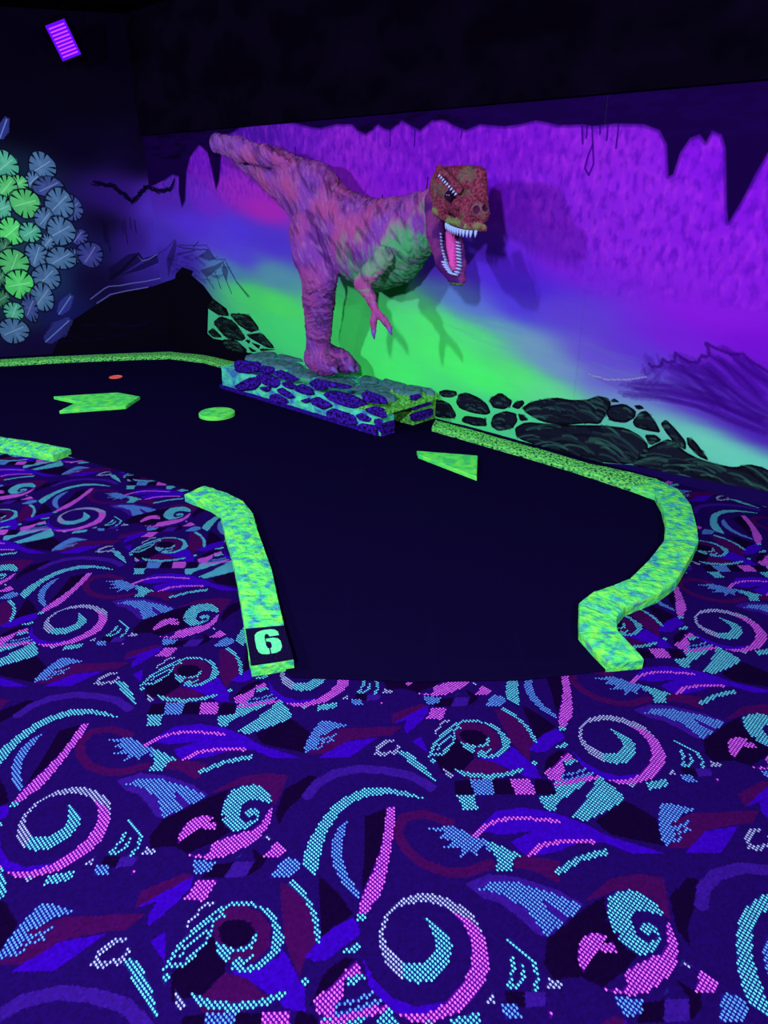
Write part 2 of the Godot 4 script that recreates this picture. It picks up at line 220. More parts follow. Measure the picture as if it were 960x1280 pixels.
const BRANCH_BACK := [
	[-5.024,1.648,-4.581,1.613,-4.36,1.532,-4.201,1.465,-4,1.56,-3.873,1.612,-3.668,1.561,-3.451,1.587,-3.326,1.685]
]
const DRIPS := [
	[1.024,1.911,1.041,1.821,1.019,1.762,1.006,1.701,1.037,1.664],
	[1.041,1.821,1.059,1.721,1.037,1.664],
	[0.961,1.914,0.978,1.824],
	[0.994,1.912,0.997,1.853],
	[1.119,1.916,1.123,1.838],
	[1.183,1.913,1.184,1.797],
	[1.073,1.909,1.078,1.869],
	[-.519,1.961,-.518,1.862],
	[-.287,1.95,-.292,1.855],
	[0.11,1.932,0.103,1.888]
]
const LEAVES := [[1.273, 1.793, 0.087, 0.102, 0], [0.959, 1.784, 0.098, 0.103, 2], [1.058, 1.661, 0.058, 0.065, 2], [1.192, 1.632, 0.069, 0.061, 1], [0.931, 1.604, 0.117, 0.073, 3], [0.75, 1.414, 0.075, 0.098, 3], [1.304, 1.604, 0.082, 0.084, 1], [1.168, 1.461, 0.109, 0.106, 1], [1.37, 1.419, 0.057, 0.096, 0], [0.861, 1.459, 0.104, 0.112, 2], [1.019, 1.321, 0.074, 0.083, 2], [0.741, 1.152, 0.076, 0.062, 4], [1.34, 1.207, 0.094, 0.103, 5], [1.174, 1.197, 0.081, 0.076, 0], [0.89, 1.207, 0.105, 0.11, 2], [1.029, 1.104, 0.048, 0.065, 2], [1.155, 0.985, 0.086, 0.096, 2], [0.81, 0.969, 0.046, 0.063, 3], [0.936, 0.949, 0.114, 0.086, 2], [0.654, 0.981, 0.101, 0.098, 4], [1.435, 1.059, 0.058, 0.077, 6], [1.376, 0.914, 0.111, 0.112, 1], [1.103, 0.774, 0.109, 0.099, 2], [1.364, 0.712, 0.112, 0.115, 5], [1.545, 0.585, 0.052, 0.072, 6], [1.177, 0.579, 0.088, 0.114, 2], [1.31, 0.48, 0.058, 0.115, 3], [1.468, 0.446, 0.075, 0.085, 0], [1.505, 0.261, 0.114, 0.103, 2], [1.519, 0.787, 0.029, 0.079, 6]]
const FERNS := [[0.975, 0.498, 0.117, -50], [1.091, 0.24, 0.172, -38], [1.232, 2.098, 0.097, -60]]
const FRONT_STONES := [
	[-1.743,0.283,-1.368,0.324,-1.397,0.238,-1.555,0.2,-1.737,0.188],
	[-1.391,0.295,-1.205,0.307,-1.201,0.257,-1.379,0.233],
	[-1.443,0.207,-1.325,0.249,-1.163,0.225,-1.122,0.186,-1.19,0.14,-1.337,0.143,-1.429,0.168],
	[-1.784,0.052,-1.566,0.163,-1.407,0.202,-1.376,0.149,-1.481,0.07,-1.685,0.027],
	[-1.409,0.116,-1.237,0.146,-1.279,0.098,-1.374,0.092],
	[-1.224,0.269,-1.131,0.301,-.993,0.285,-.893,0.258,-.998,0.229,-1.155,0.235],
	[-1.115,0.202,-1.025,0.223,-.94,0.205,-.978,0.17,-1.082,0.174],
	[-1.175,0.142,-1.11,0.165,-1.007,0.138,-.94,0.111,-1.038,0.087,-1.151,0.112],
	[-1.282,0.069,-1.187,0.105,-1.063,0.082,-1.03,0.053,-1.14,0.02,-1.288,0.015],
	[-.964,0.197,-.876,0.235,-.745,0.215,-.715,0.176,-.831,0.16,-.949,0.166],
	[-.885,0.106,-.791,0.141,-.759,0.12,-.827,0.09],
	[-.769,0.139,-.694,0.169,-.567,0.156,-.514,0.128,-.619,0.08,-.748,0.093],
	[-.789,0.259,-.697,0.307,-.587,0.283,-.574,0.243,-.686,0.212],
	[-.683,0.3,-.434,0.313,-.315,0.316,-.35,0.286,-.523,0.267,-.685,0.256],
	[-.63,0.204,-.547,0.243,-.356,0.255,-.207,0.235,-.162,0.203,-.274,0.157,-.445,0.153,-.586,0.175],
	[-.6,0.077,-.526,0.115,-.267,0.109,-.244,0.041,-.443,-.009,-.585,0.018],
	[-.278,0.113,-.219,0.143,-.106,0.119,-.138,0.089,-.237,0.085],
	[-.19,0.176,-.101,0.212,0.001,0.215,0.025,0.15,-.006,0.149,-.133,0.152],
	[-.223,0.278,-.174,0.31,0.015,0.294,0.03,0.251,-.016,0.242,-.191,0.225],
	[-.249,0.06,-.053,0.085,-.037,-.013,-.251,-.013],
	[-.091,0.123,-.027,0.142,-.012,0.033,-.043,0.05]
]
const TOP_STONES := [
	[-.997,0.38,-.925,0.212,-.815,0.173,-.657,0.215,-.546,0.384,-.656,0.4,-.909,0.457],
	[-.569,0.382,-.603,0.202,-.475,0.141,-.315,0.198,-.303,0.273,-.36,0.413,-.466,0.459],
	[-.701,0.168,-.787,0.019,-.61,0.017,-.529,0.1,-.619,0.217],
	[-.534,0.092,-.578,-.028,-.447,-.055,-.292,0.015,-.314,0.186,-.459,0.145],
	[-.324,0.174,-.301,-.029,-.159,0.016,-.063,0.126,-.155,0.214,-.273,0.213],
	[-.363,0.422,-.291,0.268,-.133,0.312,-.082,0.398,-.225,0.428],
	[-.261,-.065,-.168,-.092,-.08,-.057,0.006,0.063,-.074,0.083],
	[-1.868,0.042,-1.922,-.134,-1.695,-.124,-1.536,0.011,-1.72,0.117],
	[-1.837,0.268,-1.749,0.113,-1.45,0.103,-1.325,0.181,-1.479,0.329,-1.682,0.359],
	[-2.053,0.298,-2.122,0.064,-1.971,-.081,-1.824,0.079,-1.879,0.275],
	[-1.352,0.329,-1.339,0.19,-1.055,0.229,-1.039,0.391,-1.194,0.393]
]
const PIER_STONES := [
	[0.312,0.241,0.211,0.24,0.195,0.212,0.297,0.203],
	[0.325,0.16,0.089,0.171,0.072,0.137,0.295,0.134],
	[0.309,0.107,0.055,0.103,0.068,0.044,0.189,0.04,0.293,0.053]
]
const KERBS := {
	"number": [[-1.115, -3.656, -1.033, -3.785], [-.934, -3.508, -.893, -3.68], [-.865, -3.428, -.772, -3.559], [-.825, -3.3, -.687, -3.392], [-.778, -3.137, -.64, -3.222], [-.706, -2.931, -.58, -3.036], [-.655, -2.754, -.502, -2.788], [-.606, -2.578, -.451, -2.578], [-.562, -2.419, -.41, -2.419], [-.535, -2.313, -.389, -2.336], [-.474, -2.082, -.327, -2.121]],
	"right": [[0.343, -4.892, 0.376, -5.046], [0.65, -4.589, 0.7, -4.727], [0.925, -4.318, 0.997, -4.426], [1.152, -4.087, 1.264, -4.142], [1.335, -3.876, 1.485, -3.979], [1.421, -3.777, 1.602, -3.876], [1.514, -3.648, 1.669, -3.729], [1.491, -3.473, 1.653, -3.505], [1.447, -3.302, 1.576, -3.236], [1.367, -3.092, 1.523, -3.083], [1.217, -2.88, 1.443, -2.95], [1.076, -2.71, 1.267, -2.689], [0.969, -2.642, 1.15, -2.582], [0.884, -2.595, 0.984, -2.482], [0.806, -2.512, 0.921, -2.398], [0.752, -2.298, 0.9, -2.308], [0.806, -2.11, 0.942, -2.129]],
	"backleft": [[-4.151, -6.812, -4.266, -7.021], [-3.74, -6.915, -3.819, -7.075], [-3.437, -7.003, -3.51, -7.167], [-3.126, -7.093, -3.186, -7.242], [-2.811, -7.149, -2.872, -7.319], [-2.507, -7.205, -2.562, -7.377], [-2.17, -7.242, -2.223, -7.437], [-1.786, -7.057, -1.808, -7.261], [-1.426, -6.711, -1.433, -6.95]],
	"frontleft": [[-2.952, -4.64, -2.951, -4.781], [-2.534, -4.458, -2.561, -4.623], [-2.378, -4.395, -2.367, -4.556], [-2.248, -4.348, -2.221, -4.49], [-2.114, -4.288, -2.051, -4.41]]
}
const ARROW_BOARD := [
	[-2.724,-5.735,-2.465,-5.579,-2.505,-5.32,-2.037,-5.452,-2.012,-5.735,-2.239,-5.861]
]
const WEDGE_BOARD := [
	[0.215,-4.404,0.222,-4.328,0.552,-3.938,0.602,-4.313]
]
const BODY_CHAINS := [
	[[-1.868, 1.838, 0.45, 0.095], [-1.469, 1.708, 0.4, 0.165], [-1.09, 1.526, 0.34, 0.25], [-.942, 1.364, 0.31, 0.273], [-.705, 1.269, 0.31, 0.291], [-.471, 1.22, 0.32, 0.3], [-.267, 1.262, 0.35, 0.28], [-.022, 1.373, 0.4, 0.199], [0.17, 1.474, 0.46, 0.141]],
	[[-2.029, 1.918, 0.6, 0.076], [-1.711, 1.863, 0.62, 0.085], [-1.418, 1.807, 0.6, 0.077], [-1.237, 1.762, 0.54, 0.035]],
	[[-1.012, 1.291, 0.56, 0.171], [-.937, 1.152, 0.6, 0.177], [-.866, 0.999, 0.6, 0.163], [-.922, 0.819, 0.55, 0.152], [-.986, 0.615, 0.48, 0.128], [-1.017, 0.459, 0.45, 0.117], [-1.01, 0.364, 0.44, 0.128]],
	[[-1.054, 0.353, 0.46, 0.116], [-.921, 0.333, 0.5, 0.098], [-.855, 0.33, 0.5, 0.085]],
	[[-.996, 0.379, 0.38, 0.109], [-.86, 0.355, 0.32, 0.098], [-.801, 0.33, 0.3, 0.085]],
	[[-1.034, 0.378, 0.3, 0.091], [-.879, 0.34, 0.2, 0.071], [-.817, 0.301, 0.17, 0.061]],
	[[-.14, 1.18, 0.7, 0.079], [-.236, 1.075, 0.76, 0.07], [-.301, 1.01, 0.78, 0.062]],
	[[-.301, 1.01, 0.78, 0.06], [-.205, 0.926, 0.8, 0.046], [-.14, 0.85, 0.82, 0.035]],
	[[-.14, 0.85, 0.82, 0.035], [-.157, 0.775, 0.83, 0.03], [-.157, 0.717, 0.83, 0.024]],
	[[-.132, 0.84, 0.82, 0.032], [-.059, 0.797, 0.83, 0.027], [-.008, 0.751, 0.83, 0.024]]
]
const HEAD_CHAINS := [
	[[0.303, 1.611, 0.6, 0.101], [0.519, 1.597, 0.68, 0.12]],
	[[0.481, 1.555, 0.68, 0.117], [0.647, 1.474, 0.84, 0.086]],
	[[0.267, 1.54, 0.62, 0.063], [0.351, 1.488, 0.68, 0.043]],
	[[0.247, 1.478, 0.66, 0.02], [0.432, 1.43, 0.78, 0.021], [0.608, 1.403, 0.89, 0.02], [0.753, 1.395, 0.9, 0.02]],
	[[0.31, 1.696, 0.7, 0.026], [0.552, 1.589, 0.88, 0.027]],
	[[0.609, 1.659, 0.72, 0.05], [0.686, 1.487, 0.82, 0.049]],
	[[0.555, 1.515, 0.9, 0.029]],
	[[0.703, 1.489, 0.9, 0.049], [0.728, 1.464, 0.88, 0.044]],
	[[0.223, 1.522, 0.62, 0.059], [0.271, 1.342, 0.66, 0.059], [0.37, 1.182, 0.7, 0.054], [0.476, 1.108, 0.74, 0.044], [0.525, 1.098, 0.75, 0.034]],
	[[0.43, 1.31, 0.6, 0.024], [0.507, 1.19, 0.69, 0.024], [0.525, 1.098, 0.75, 0.034]],
	[[0.3, 1.302, 0.52, 0.075], [0.388, 1.146, 0.6, 0.05]],
	[[-.004, 1.392, 0.36, 0.157], [0.135, 1.473, 0.42, 0.122]]
]
const HEAD_HOLLOWS := [
	[[0.431, 1.386, 0.74, 0.05], [0.482, 1.238, 0.8, 0.043], [0.527, 1.156, 0.82, 0.026]],
	[[0.402, 1.623, 0.82, 0.035], [0.463, 1.551, 0.84, 0.051]],
	[[0.712, 1.489, 0.94, 0.014], [0.771, 1.492, 1.05, 0.015]],
	[[0.742, 1.497, 0.88, 0.01], [0.805, 1.5, 1, 0.011]]
]
const BODY_HOLLOWS := [
	[[-.613, 1.347, 0.76, 0.022], [-.56, 1.194, 0.74, 0.033], [-.537, 1.029, 0.7, 0.028]]
]
const TOOTH_ROWS := [
	[[0.425, 1.413, 0.8, 0.009], [0.493, 1.399, 0.86, 0.01], [0.572, 1.39, 0.92, 0.01], [0.639, 1.384, 0.95, 0.01], [0.695, 1.382, 0.96, 0.01], [0.735, 1.383, 0.94, 0.009]],
	[[0.354, 1.351, 0.72, 0.008], [0.374, 1.285, 0.74, 0.009], [0.406, 1.223, 0.76, 0.01], [0.456, 1.164, 0.79, 0.01], [0.505, 1.127, 0.81, 0.009], [0.542, 1.125, 0.81, 0.009], [0.548, 1.169, 0.78, 0.008], [0.518, 1.238, 0.74, 0.008], [0.487, 1.307, 0.7, 0.007]],
	[[0.343, 1.674, 0.76, 0.006], [0.465, 1.622, 0.86, 0.006], [0.584, 1.565, 0.95, 0.006]]
]
const CLAWS := [
	[[-.157, 0.717, 0.83, 0.022], [-.15, 0.658, 0.83, 0.004]],
	[[-.008, 0.751, 0.83, 0.021], [0.015, 0.706, 0.83, 0.004]],
	[[-.797, 0.318, 0.53, 0.028], [-.743, 0.295, 0.53, 0.009]],
	[[-.736, 0.312, 0.33, 0.028], [-.691, 0.288, 0.33, 0.009]],
	[[-.773, 0.29, 0.18, 0.026], [-.747, 0.262, 0.18, 0.01]]
]
const BACK_PINS := [
	[[-1.232, 1.822, 0.4, 0.004], [-1.228, 1.874, 0.4, 0.004]],
	[[-.811, 1.597, 0.36, 0.003], [-.792, 1.664, 0.36, 0.003]],
	[[-.342, 1.514, 0.4, 0.003], [-.342, 1.558, 0.4, 0.003]],
	[[0.108, 1.62, 0.5, 0.003], [0.113, 1.661, 0.5, 0.003]]
]
const FACE_POINTS := [
	[[0.459, 1.556, 0.82, 0.031]],
	[[0.401, 1.356, 0.68, 0.031], [0.433, 1.269, 0.71, 0.036], [0.466, 1.181, 0.74, 0.029], [0.49, 1.146, 0.76, 0.019]]
]

var wall_frame: Transform3D
var counts := {}
var noise := FastNoiseLite.new()
var fine := FastNoiseLite.new()

# ---------------------------------------------------------------- helpers
func lin(r: float, g: float, b: float) -> Color:
	var c := Color(r / 255.0, g / 255.0, b / 255.0).srgb_to_linear()
	return Color(minf(c.r / LIGHT_LEVEL.x, .92), minf(c.g / LIGHT_LEVEL.y, .92), minf(c.b / LIGHT_LEVEL.z, .92))

func paint(r: float, g: float, b: float) -> Color:
	return lin(r, g, b).linear_to_srgb()

func numbered(called: String) -> String:
	var n: int = counts.get(called, 0)
	counts[called] = n + 1
	return called if n == 0 else "%s_%03d" % [called, n]

func thing(called: String, label: String, category: String, frame := Transform3D.IDENTITY, group := "") -> Node3D:
	var o := Node3D.new()
	o.name = numbered(called)
	add_child(o)
	o.transform = frame
	tag(o, label, category, group)
	return o

func tag(o: Node, label: String, category: String, group := "") -> void:
	o.set_meta("label", label)
	o.set_meta("category", category)
	if group:
		o.set_meta("group", group)

func part(called: String, mesh: Mesh, m: Material, parent: Node, label := "") -> MeshInstance3D:
	var o := MeshInstance3D.new()
	o.name = numbered(called) if parent == self else called
	o.mesh = mesh
	o.material_override = m
	o.cast_shadow = GeometryInstance3D.SHADOW_CASTING_SETTING_ON
	parent.add_child(o, true)
	if label:
		o.set_meta("label", label)
	return o

func structure(o: Node) -> Node:
	o.set_meta("kind", "structure")
	return o

func plain(c: Color, rough := .85, spec := .12) -> StandardMaterial3D:
	var m := StandardMaterial3D.new()
	m.albedo_color = c
	m.roughness = rough
	m.metallic_specular = spec
	return m

func ramp_texture(colours: Array, stops: Array, freq: float, octaves: int, sd: int, size := 512, kind := FastNoiseLite.TYPE_SIMPLEX_SMOOTH) -> NoiseTexture2D:
	var n := FastNoiseLite.new()
	n.seed = sd
	n.noise_type = kind
	n.frequency = freq
	n.fractal_octaves = octaves
	var g := Gradient.new()
	g.offsets = PackedFloat32Array(stops)
	g.colors = PackedColorArray(colours)
	var t := NoiseTexture2D.new()
	t.width = size
	t.height = size
	t.seamless = true
	t.noise = n
	t.color_ramp = g
	return t

func bump_texture(freq: float, octaves: int, sd: int, strength: float, size := 512) -> NoiseTexture2D:
	var n := FastNoiseLite.new()
	n.seed = sd
	n.noise_type = FastNoiseLite.TYPE_SIMPLEX_SMOOTH
	n.frequency = freq
	n.fractal_octaves = octaves
	var t := NoiseTexture2D.new()
	t.width = size
	t.height = size
	t.seamless = true
	t.as_normal_map = true
	t.bump_strength = strength
	t.noise = n
	return t

func mottled(colours: Array, stops: Array, freq: float, octaves: int, sd: int, per_metre: float, rough := .9, bump: Texture2D = null) -> StandardMaterial3D:
	var m := plain(Color.WHITE, rough)
	m.albedo_texture = ramp_texture(colours, stops, freq, octaves, sd)
	m.uv1_triplanar = true
	m.uv1_world_triplanar = true
	m.uv1_scale = Vector3.ONE * per_metre
	if bump:
		m.normal_enabled = true
		m.normal_texture = bump
	return m

func tri(st: SurfaceTool, a: Vector3, b: Vector3, c: Vector3, out: Vector3) -> void:
	if (c - a).cross(b - a).dot(out) < 0.0:
		var t := b
		b = c
		c = t
	st.add_vertex(a)
	st.add_vertex(b)
	st.add_vertex(c)

func quad(st: SurfaceTool, a: Vector3, b: Vector3, c: Vector3, d: Vector3, out: Vector3) -> void:
	tri(st, a, b, c, out)
	tri(st, a, c, d, out)

func open_mesh(smooth := false) -> SurfaceTool:
	var st := SurfaceTool.new()
	st.begin(Mesh.PRIMITIVE_TRIANGLES)
	st.set_smooth_group(0 if smooth else -1)
	return st

func close_mesh(st: SurfaceTool) -> ArrayMesh:
	st.generate_normals()
	return st.commit()

# a box with chamfered edges between two corners
func bevel_box(lo: Vector3, hi: Vector3, e: float) -> ArrayMesh:
	var st := open_mesh()
	add_bevel_box(st, lo, hi, e)
	return close_mesh(st)

func add_bevel_box(st: SurfaceTool, lo: Vector3, hi: Vector3, e: float, frame := Transform3D.IDENTITY) -> void:
	var c := (lo + hi) / 2.0
	var h := (hi - lo) / 2.0
	e = minf(e, minf(h.x, minf(h.y, h.z)) * .9)
	for ax in 3:
		var u := (ax + 1) % 3
		var v := (ax + 2) % 3
		for sg in [-1.0, 1.0]:
			var o := Vector3.ZERO
			o[ax] = sg
			var f: Array[Vector3] = []
			for k in [[-1, -1], [1, -1], [1, 1], [-1, 1]]:
				var p := Vector3.ZERO
				p[ax] = sg * h[ax]
				p[u] = k[0] * (h[u] - e)
				p[v] = k[1] * (h[v] - e)
				f.append(frame * (c + p))
			quad(st, f[0], f[1], f[2], f[3], frame.basis * o)
	for ax in 3:
		var u := (ax + 1) % 3
		var v := (ax + 2) % 3
		for su in [-1.0, 1.0]:
			for sv in [-1.0, 1.0]:
				var f: Array[Vector3] = []
				for k in [[-1, 0], [1, 0], [1, 1], [-1, 1]]:
					var p := Vector3.ZERO
					p[ax] = k[0] * (h[ax] - e)
					p[u] = su * (h[u] - (e if k[1] else 0.0))
					p[v] = sv * (h[v] - (0.0 if k[1] else e))
					f.append(frame * (c + p))
				var o := Vector3.ZERO
				o[u] = su
				o[v] = sv
				quad(st, f[0], f[1], f[2], f[3], frame.basis * o)
	for sx in [-1.0, 1.0]:
		for sy in [-1.0, 1.0]:
			for sz in [-1.0, 1.0]:
				var k := Vector3(sx, sy, sz)
				tri(st, frame * (c + k * Vector3(h.x, h.y - e, h.z - e)), frame * (c + k * Vector3(h.x - e, h.y, h.z - e)), frame * (c + k * Vector3(h.x - e, h.y - e, h.z)), frame.basis * k)

func add_tube(st: SurfaceTool, pts: Array, radii: Array, sides := 8) -> void:
	var rings := []
	for i in pts.size():
		var a: Vector3 = pts[maxi(i - 1, 0)]
		var b: Vector3 = pts[mini(i + 1, pts.size() - 1)]
		var d := (b - a).normalized()
		var u := d.cross(Vector3.UP if absf(d.y) < .9 else Vector3.RIGHT).normalized()
		var v := d.cross(u)
		var ring := []
		for k in sides:
			var t := TAU * k / sides
			ring.append(pts[i] + (u * cos(t) + v * sin(t)) * radii[i])
		rings.append(ring)
	for i in pts.size() - 1:
		for k in sides:
			var n := (k + 1) % sides
			var out: Vector3 = (rings[i][k] + rings[i][n]) / 2.0 - pts[i]
			quad(st, rings[i][k], rings[i][n], rings[i + 1][n], rings[i + 1][k], out)
	for e in [0, pts.size() - 1]:
		var out: Vector3 = pts[e] - pts[1 if e == 0 else e - 1]
		for k in sides:
			tri(st, pts[e], rings[e][k], rings[e][(k + 1) % sides], out)

# a flat-bottomed plate from an outline on the ground (x, z), with a rounded upper edge
func plate(outline: PackedVector2Array, y0: float, y1: float, e: float) -> ArrayMesh:
	var st := open_mesh()
	if Geometry2D.is_polygon_clockwise(outline):
		outline.reverse()
	var inner: PackedVector2Array = Geometry2D.offset_polygon(outline, -e, Geometry2D.JOIN_MITER)[0]
	if inner.size() != outline.size():
		inner = outline
	var shift := 0
	for k in inner.size():
		if inner[k].distance_to(outline[0]) < inner[shift].distance_to(outline[0]):
			shift = k
	var n := outline.size()
	for i in n:
		var j := (i + 1) % n
		var a := outline[i]
		var b := outline[j]
		var ia := inner[(i + shift) % n]
		var ib := inner[(j + shift) % n]
		var d := b - a
		var o := Vector3(d.y, 0, -d.x)
		quad(st, Vector3(a.x, y0, a.y), Vector3(b.x, y0, b.y), Vector3(b.x, y1 - e, b.y), Vector3(a.x, y1 - e, a.y), o)
		quad(st, Vector3(a.x, y1 - e, a.y), Vector3(b.x, y1 - e, b.y), Vector3(ib.x, y1, ib.y), Vector3(ia.x, y1, ia.y), o + Vector3.UP * d.length())
	for set_ in [[inner, y1, Vector3.UP], [outline, y0, Vector3.DOWN]]:
		var pl: PackedVector2Array = set_[0]
		var ids := Geometry2D.triangulate_polygon(pl)
		for k in range(0, ids.size(), 3):
			var q := []
			for m in 3:
				q.append(Vector3(pl[ids[k + m]].x, set_[1], pl[ids[k + m]].y))
			tri(st, q[0], q[1], q[2], set_[2])
	return close_mesh(st)

func pairs(a: Array) -> PackedVector2Array:
	var r := PackedVector2Array()
	for i in range(0, a.size(), 2):
		r.append(Vector2(a[i], a[i + 1]))
	return r

func rounded(pl: PackedVector2Array, times := 1, f := .25) -> PackedVector2Array:
	for t in times:
		var r := PackedVector2Array()
		for i in pl.size():
			var a := pl[i]
			var b := pl[(i + 1) % pl.size()]
			r.append(a.lerp(b, f))
			r.append(a.lerp(b, 1.0 - f))
		pl = r
	return pl

# ---------------------------------------------------------------- painting on an Image
class Canvas:
	var img: Image
	var w: int
	var h: int
	var strip: Image
	func _init(width: int, height: int) -> void:
		w = width
		h = height
		img = Image.create_empty(w, h, false, Image.FORMAT_RGBA8)
		strip = Image.create_empty(w, 1, false, Image.FORMAT_RGBA8)
	func poly(pl: PackedVector2Array, c: Color) -> void:
		var lo := pl[0]
		var hi := pl[0]
		for p in pl:
			lo = lo.min(p)
			hi = hi.max(p)
		if hi.x < 0 or hi.y < 0 or lo.x > w or lo.y > h:
			return
		var solid := c.a >= .999
		if not solid:
			strip.fill(c)
		var n := pl.size()
		for y in range(maxi(0, floori(lo.y)), mini(h, ceili(hi.y) + 1)):
			var yy := y + .5
			var xs := PackedFloat32Array()
			for i in n:
				var a := pl[i]
				var b := pl[(i + 1) % n]
				if (a.y <= yy) != (b.y <= yy):
					xs.append(a.x + (yy - a.y) / (b.y - a.y) * (b.x - a.x))
			xs.sort()
			for k in range(0, xs.size() - 1, 2):
				var x0 := maxi(0, roundi(xs[k]))
				var x1 := mini(w, roundi(xs[k + 1]))
				if x1 > x0:
					if solid:
						img.fill_rect(Rect2i(x0, y, x1 - x0, 1), c)
					else:
						img.blend_rect(strip, Rect2i(0, 0, x1 - x0, 1), Vector2i(x0, y))
	func stroke(pl: PackedVector2Array, width: float, c: Color) -> void:
		for o in Geometry2D.offset_polyline(pl, width / 2.0, Geometry2D.JOIN_ROUND, Geometry2D.END_ROUND):
			if not Geometry2D.is_polygon_clockwise(o):
				poly(o, c)

# ---------------------------------------------------------------- carpet
func carpet_texture() -> ImageTexture:
	var W := 1024
	var Hh := 2048
	var c := Canvas.new(W, Hh)
	var fig := Canvas.new(W, Hh)
	var field := {"n": paint(24, 6, 82), "v": paint(42, 3, 156), "m": paint(50, 6, 72), "k": paint(14, 3, 40), "u": paint(42, 14, 122)}
	var bright := {"t": paint(102, 228, 236), "b": paint(96, 165, 245), "p": paint(226, 108, 244), "w": paint(172, 192, 238)}
	var gap := {"t": paint(18, 30, 108), "b": paint(20, 18, 116), "p": paint(74, 6, 128), "w": paint(34, 22, 100)}
	c.img.fill(field.n)
	for layer in [CARPET_FIELDS, CARPET_FIGURES]:
		for e in layer:
			var base := pairs(e[2])
			for du in [-1.0, -.5, 0.0, .5, 1.0]:
				for dv in [-1.0, -.5, 0.0, .5, 1.0]:
					if is_equal_approx(fposmod(du, 1.0), fposmod(dv, 1.0)):
						var pl := PackedVector2Array()
						for p in base:
							pl.append(Vector2((p.x + du) * W, (p.y + dv) * Hh))
						var shapes: Array = [pl]
						if e[1] > 0:
							shapes = Geometry2D.offset_polyline(pl, e[1] * 1095.0 / 2.0, Geometry2D.JOIN_ROUND, Geometry2D.END_ROUND)
						for s in shapes:
							if layer == CARPET_FIELDS:
								c.poly(s, field[e[0]])
							else:
								c.poly(s, gap[e[0]])
								fig.poly(s, bright[e[0]])
	# every lit figure is woven from separate bright tufts
	var nu := 108
	var nv := 226
	var cu := float(W) / nu
	var cv := float(Hh) / nv
	var rng := RandomNumberGenerator.new()
	rng.seed = 5
	for j in nv:
		for i in nu:
			var x := (i + .5) * cu
			var y := (j + .5) * cv
			var k := fig.img.get_pixel(int(x), int(y))
			var f := rng.randf_range(.84, 1.0)
			if k.a > .5:
				k = Color(k.r * f, k.g * f, k.b * f)
				for row in 7:
					var t := (row - 3.0) / 3.6
					var half := 2.85 * sqrt(1.0 - t * t * .9)
					c.img.fill_rect(Rect2i(roundi(x + t * .8 - half), int(y) - 4 + row, roundi(half * 2.0), 1), k)
			else:
				# the dark ground: slight differences from loop to loop
				var p := c.img.get_pixel(int(x), int(y))
				f = .8 + .4 * rng.randf()
				for q in 3:
					c.img.fill_rect(Rect2i(int(x) + q * 3 - 4, int(y) - 4 + rng.randi_range(0, 3), 2, 6), Color(p.r * f, p.g * f, p.b * f))
	c.img.generate_mipmaps()
	return ImageTexture.create_from_image(c.img)

# ---------------------------------------------------------------- murals
func backdrop(ctrl: Array, x0: float, x1: float, y0: float, y1: float, flip: bool, gw: int, gh: int, reach: float, tilt := 0.0, side := .45) -> Image:
	var im := Image.create_empty(gw, gh, false, Image.FORMAT_RGBA8)
	for j in gh:
		for i in gw:
			var fx := (i + .5) / gw
			var x := lerpf(x1, x0, fx) if flip else lerpf(x0, x1, fx)
			var y := lerpf(y1, y0, (j + .5) / gh)
			var sum := 0.0
			var r := 0.0
			var g := 0.0
			var b := 0.0
			for k in ctrl:
				var dx: float = k[0] - x
				var dy: float = k[1] - y + dx * tilt
				var d2: float = dx * dx * side + dy * dy
				var wgt := 1.0 / pow(d2 + reach, 2.2)
				sum += wgt
				r += k[2] * wgt
				g += k[3] * wgt
				b += k[4] * wgt
			im.set_pixel(i, j, Color(r / sum / 255.0, g / sum / 255.0, b / sum / 255.0))
	return im

func speckle(size: Vector2i, c: Color, freq: float, stretch: float, lo: float, hi: float, sd: int, mask: Image) -> Image:
	# blotches of one colour whose opacity follows a noise field
	var n := FastNoiseLite.new()
	n.seed = sd
	n.frequency = freq
	n.fractal_octaves = 4
	var im := Image.create_empty(size.x, size.y, false, Image.FORMAT_RGBA8)
	for y in size.y:
		for x in size.x:
			var v := n.get_noise_2d(x * stretch, y)
			im.set_pixel(x, y, Color(c, clampf((v - lo) / (hi - lo), 0, 1) * c.a * mask.get_pixel(x, y).a))
	return im

func to_paint(im: Image) -> void:
	# from the colours seen in the room to base colours
	var data := im.get_data()
	var table := [PackedByteArray(), PackedByteArray(), PackedByteArray()]
	for ch in 3:
		for v in 256:
			var l := pow((v / 255.0 + .055) / 1.055, 2.4) if v > 10 else v / 255.0 / 12.92
			l = minf(l / LIGHT_LEVEL[ch], .92)
			var s := 1.055 * pow(l, 1.0 / 2.4) - .055 if l > .0031308 else l * 12.92
			table[ch].append(clampi(roundi(s * 255.0), 0, 255))
	var n := im.get_width() * im.get_height()
	var t0: PackedByteArray = table[0]
	var t1: PackedByteArray = table[1]
	var t2: PackedByteArray = table[2]
	for i in n:
		var k := i * 4
		data[k] = t0[data[k]]
		data[k + 1] = t1[data[k + 1]]
		data[k + 2] = t2[data[k + 2]]
	im.set_data(im.get_width(), im.get_height(), false, Image.FORMAT_RGBA8, data)

func rgb(r: int, g: int, b: int, a := 1.0) -> Color:
	return Color(r / 255.0, g / 255.0, b / 255.0, a)

const MURAL_S0 := -3.841
const MURAL_S1 := 2.6

func mural_point(p: Vector2, c: Canvas) -> Vector2:
	return Vector2((p.x - MURAL_S0) / (MURAL_S1 - MURAL_S0) * c.w, (1.0 - p.y / MURAL_TOP) * c.h)

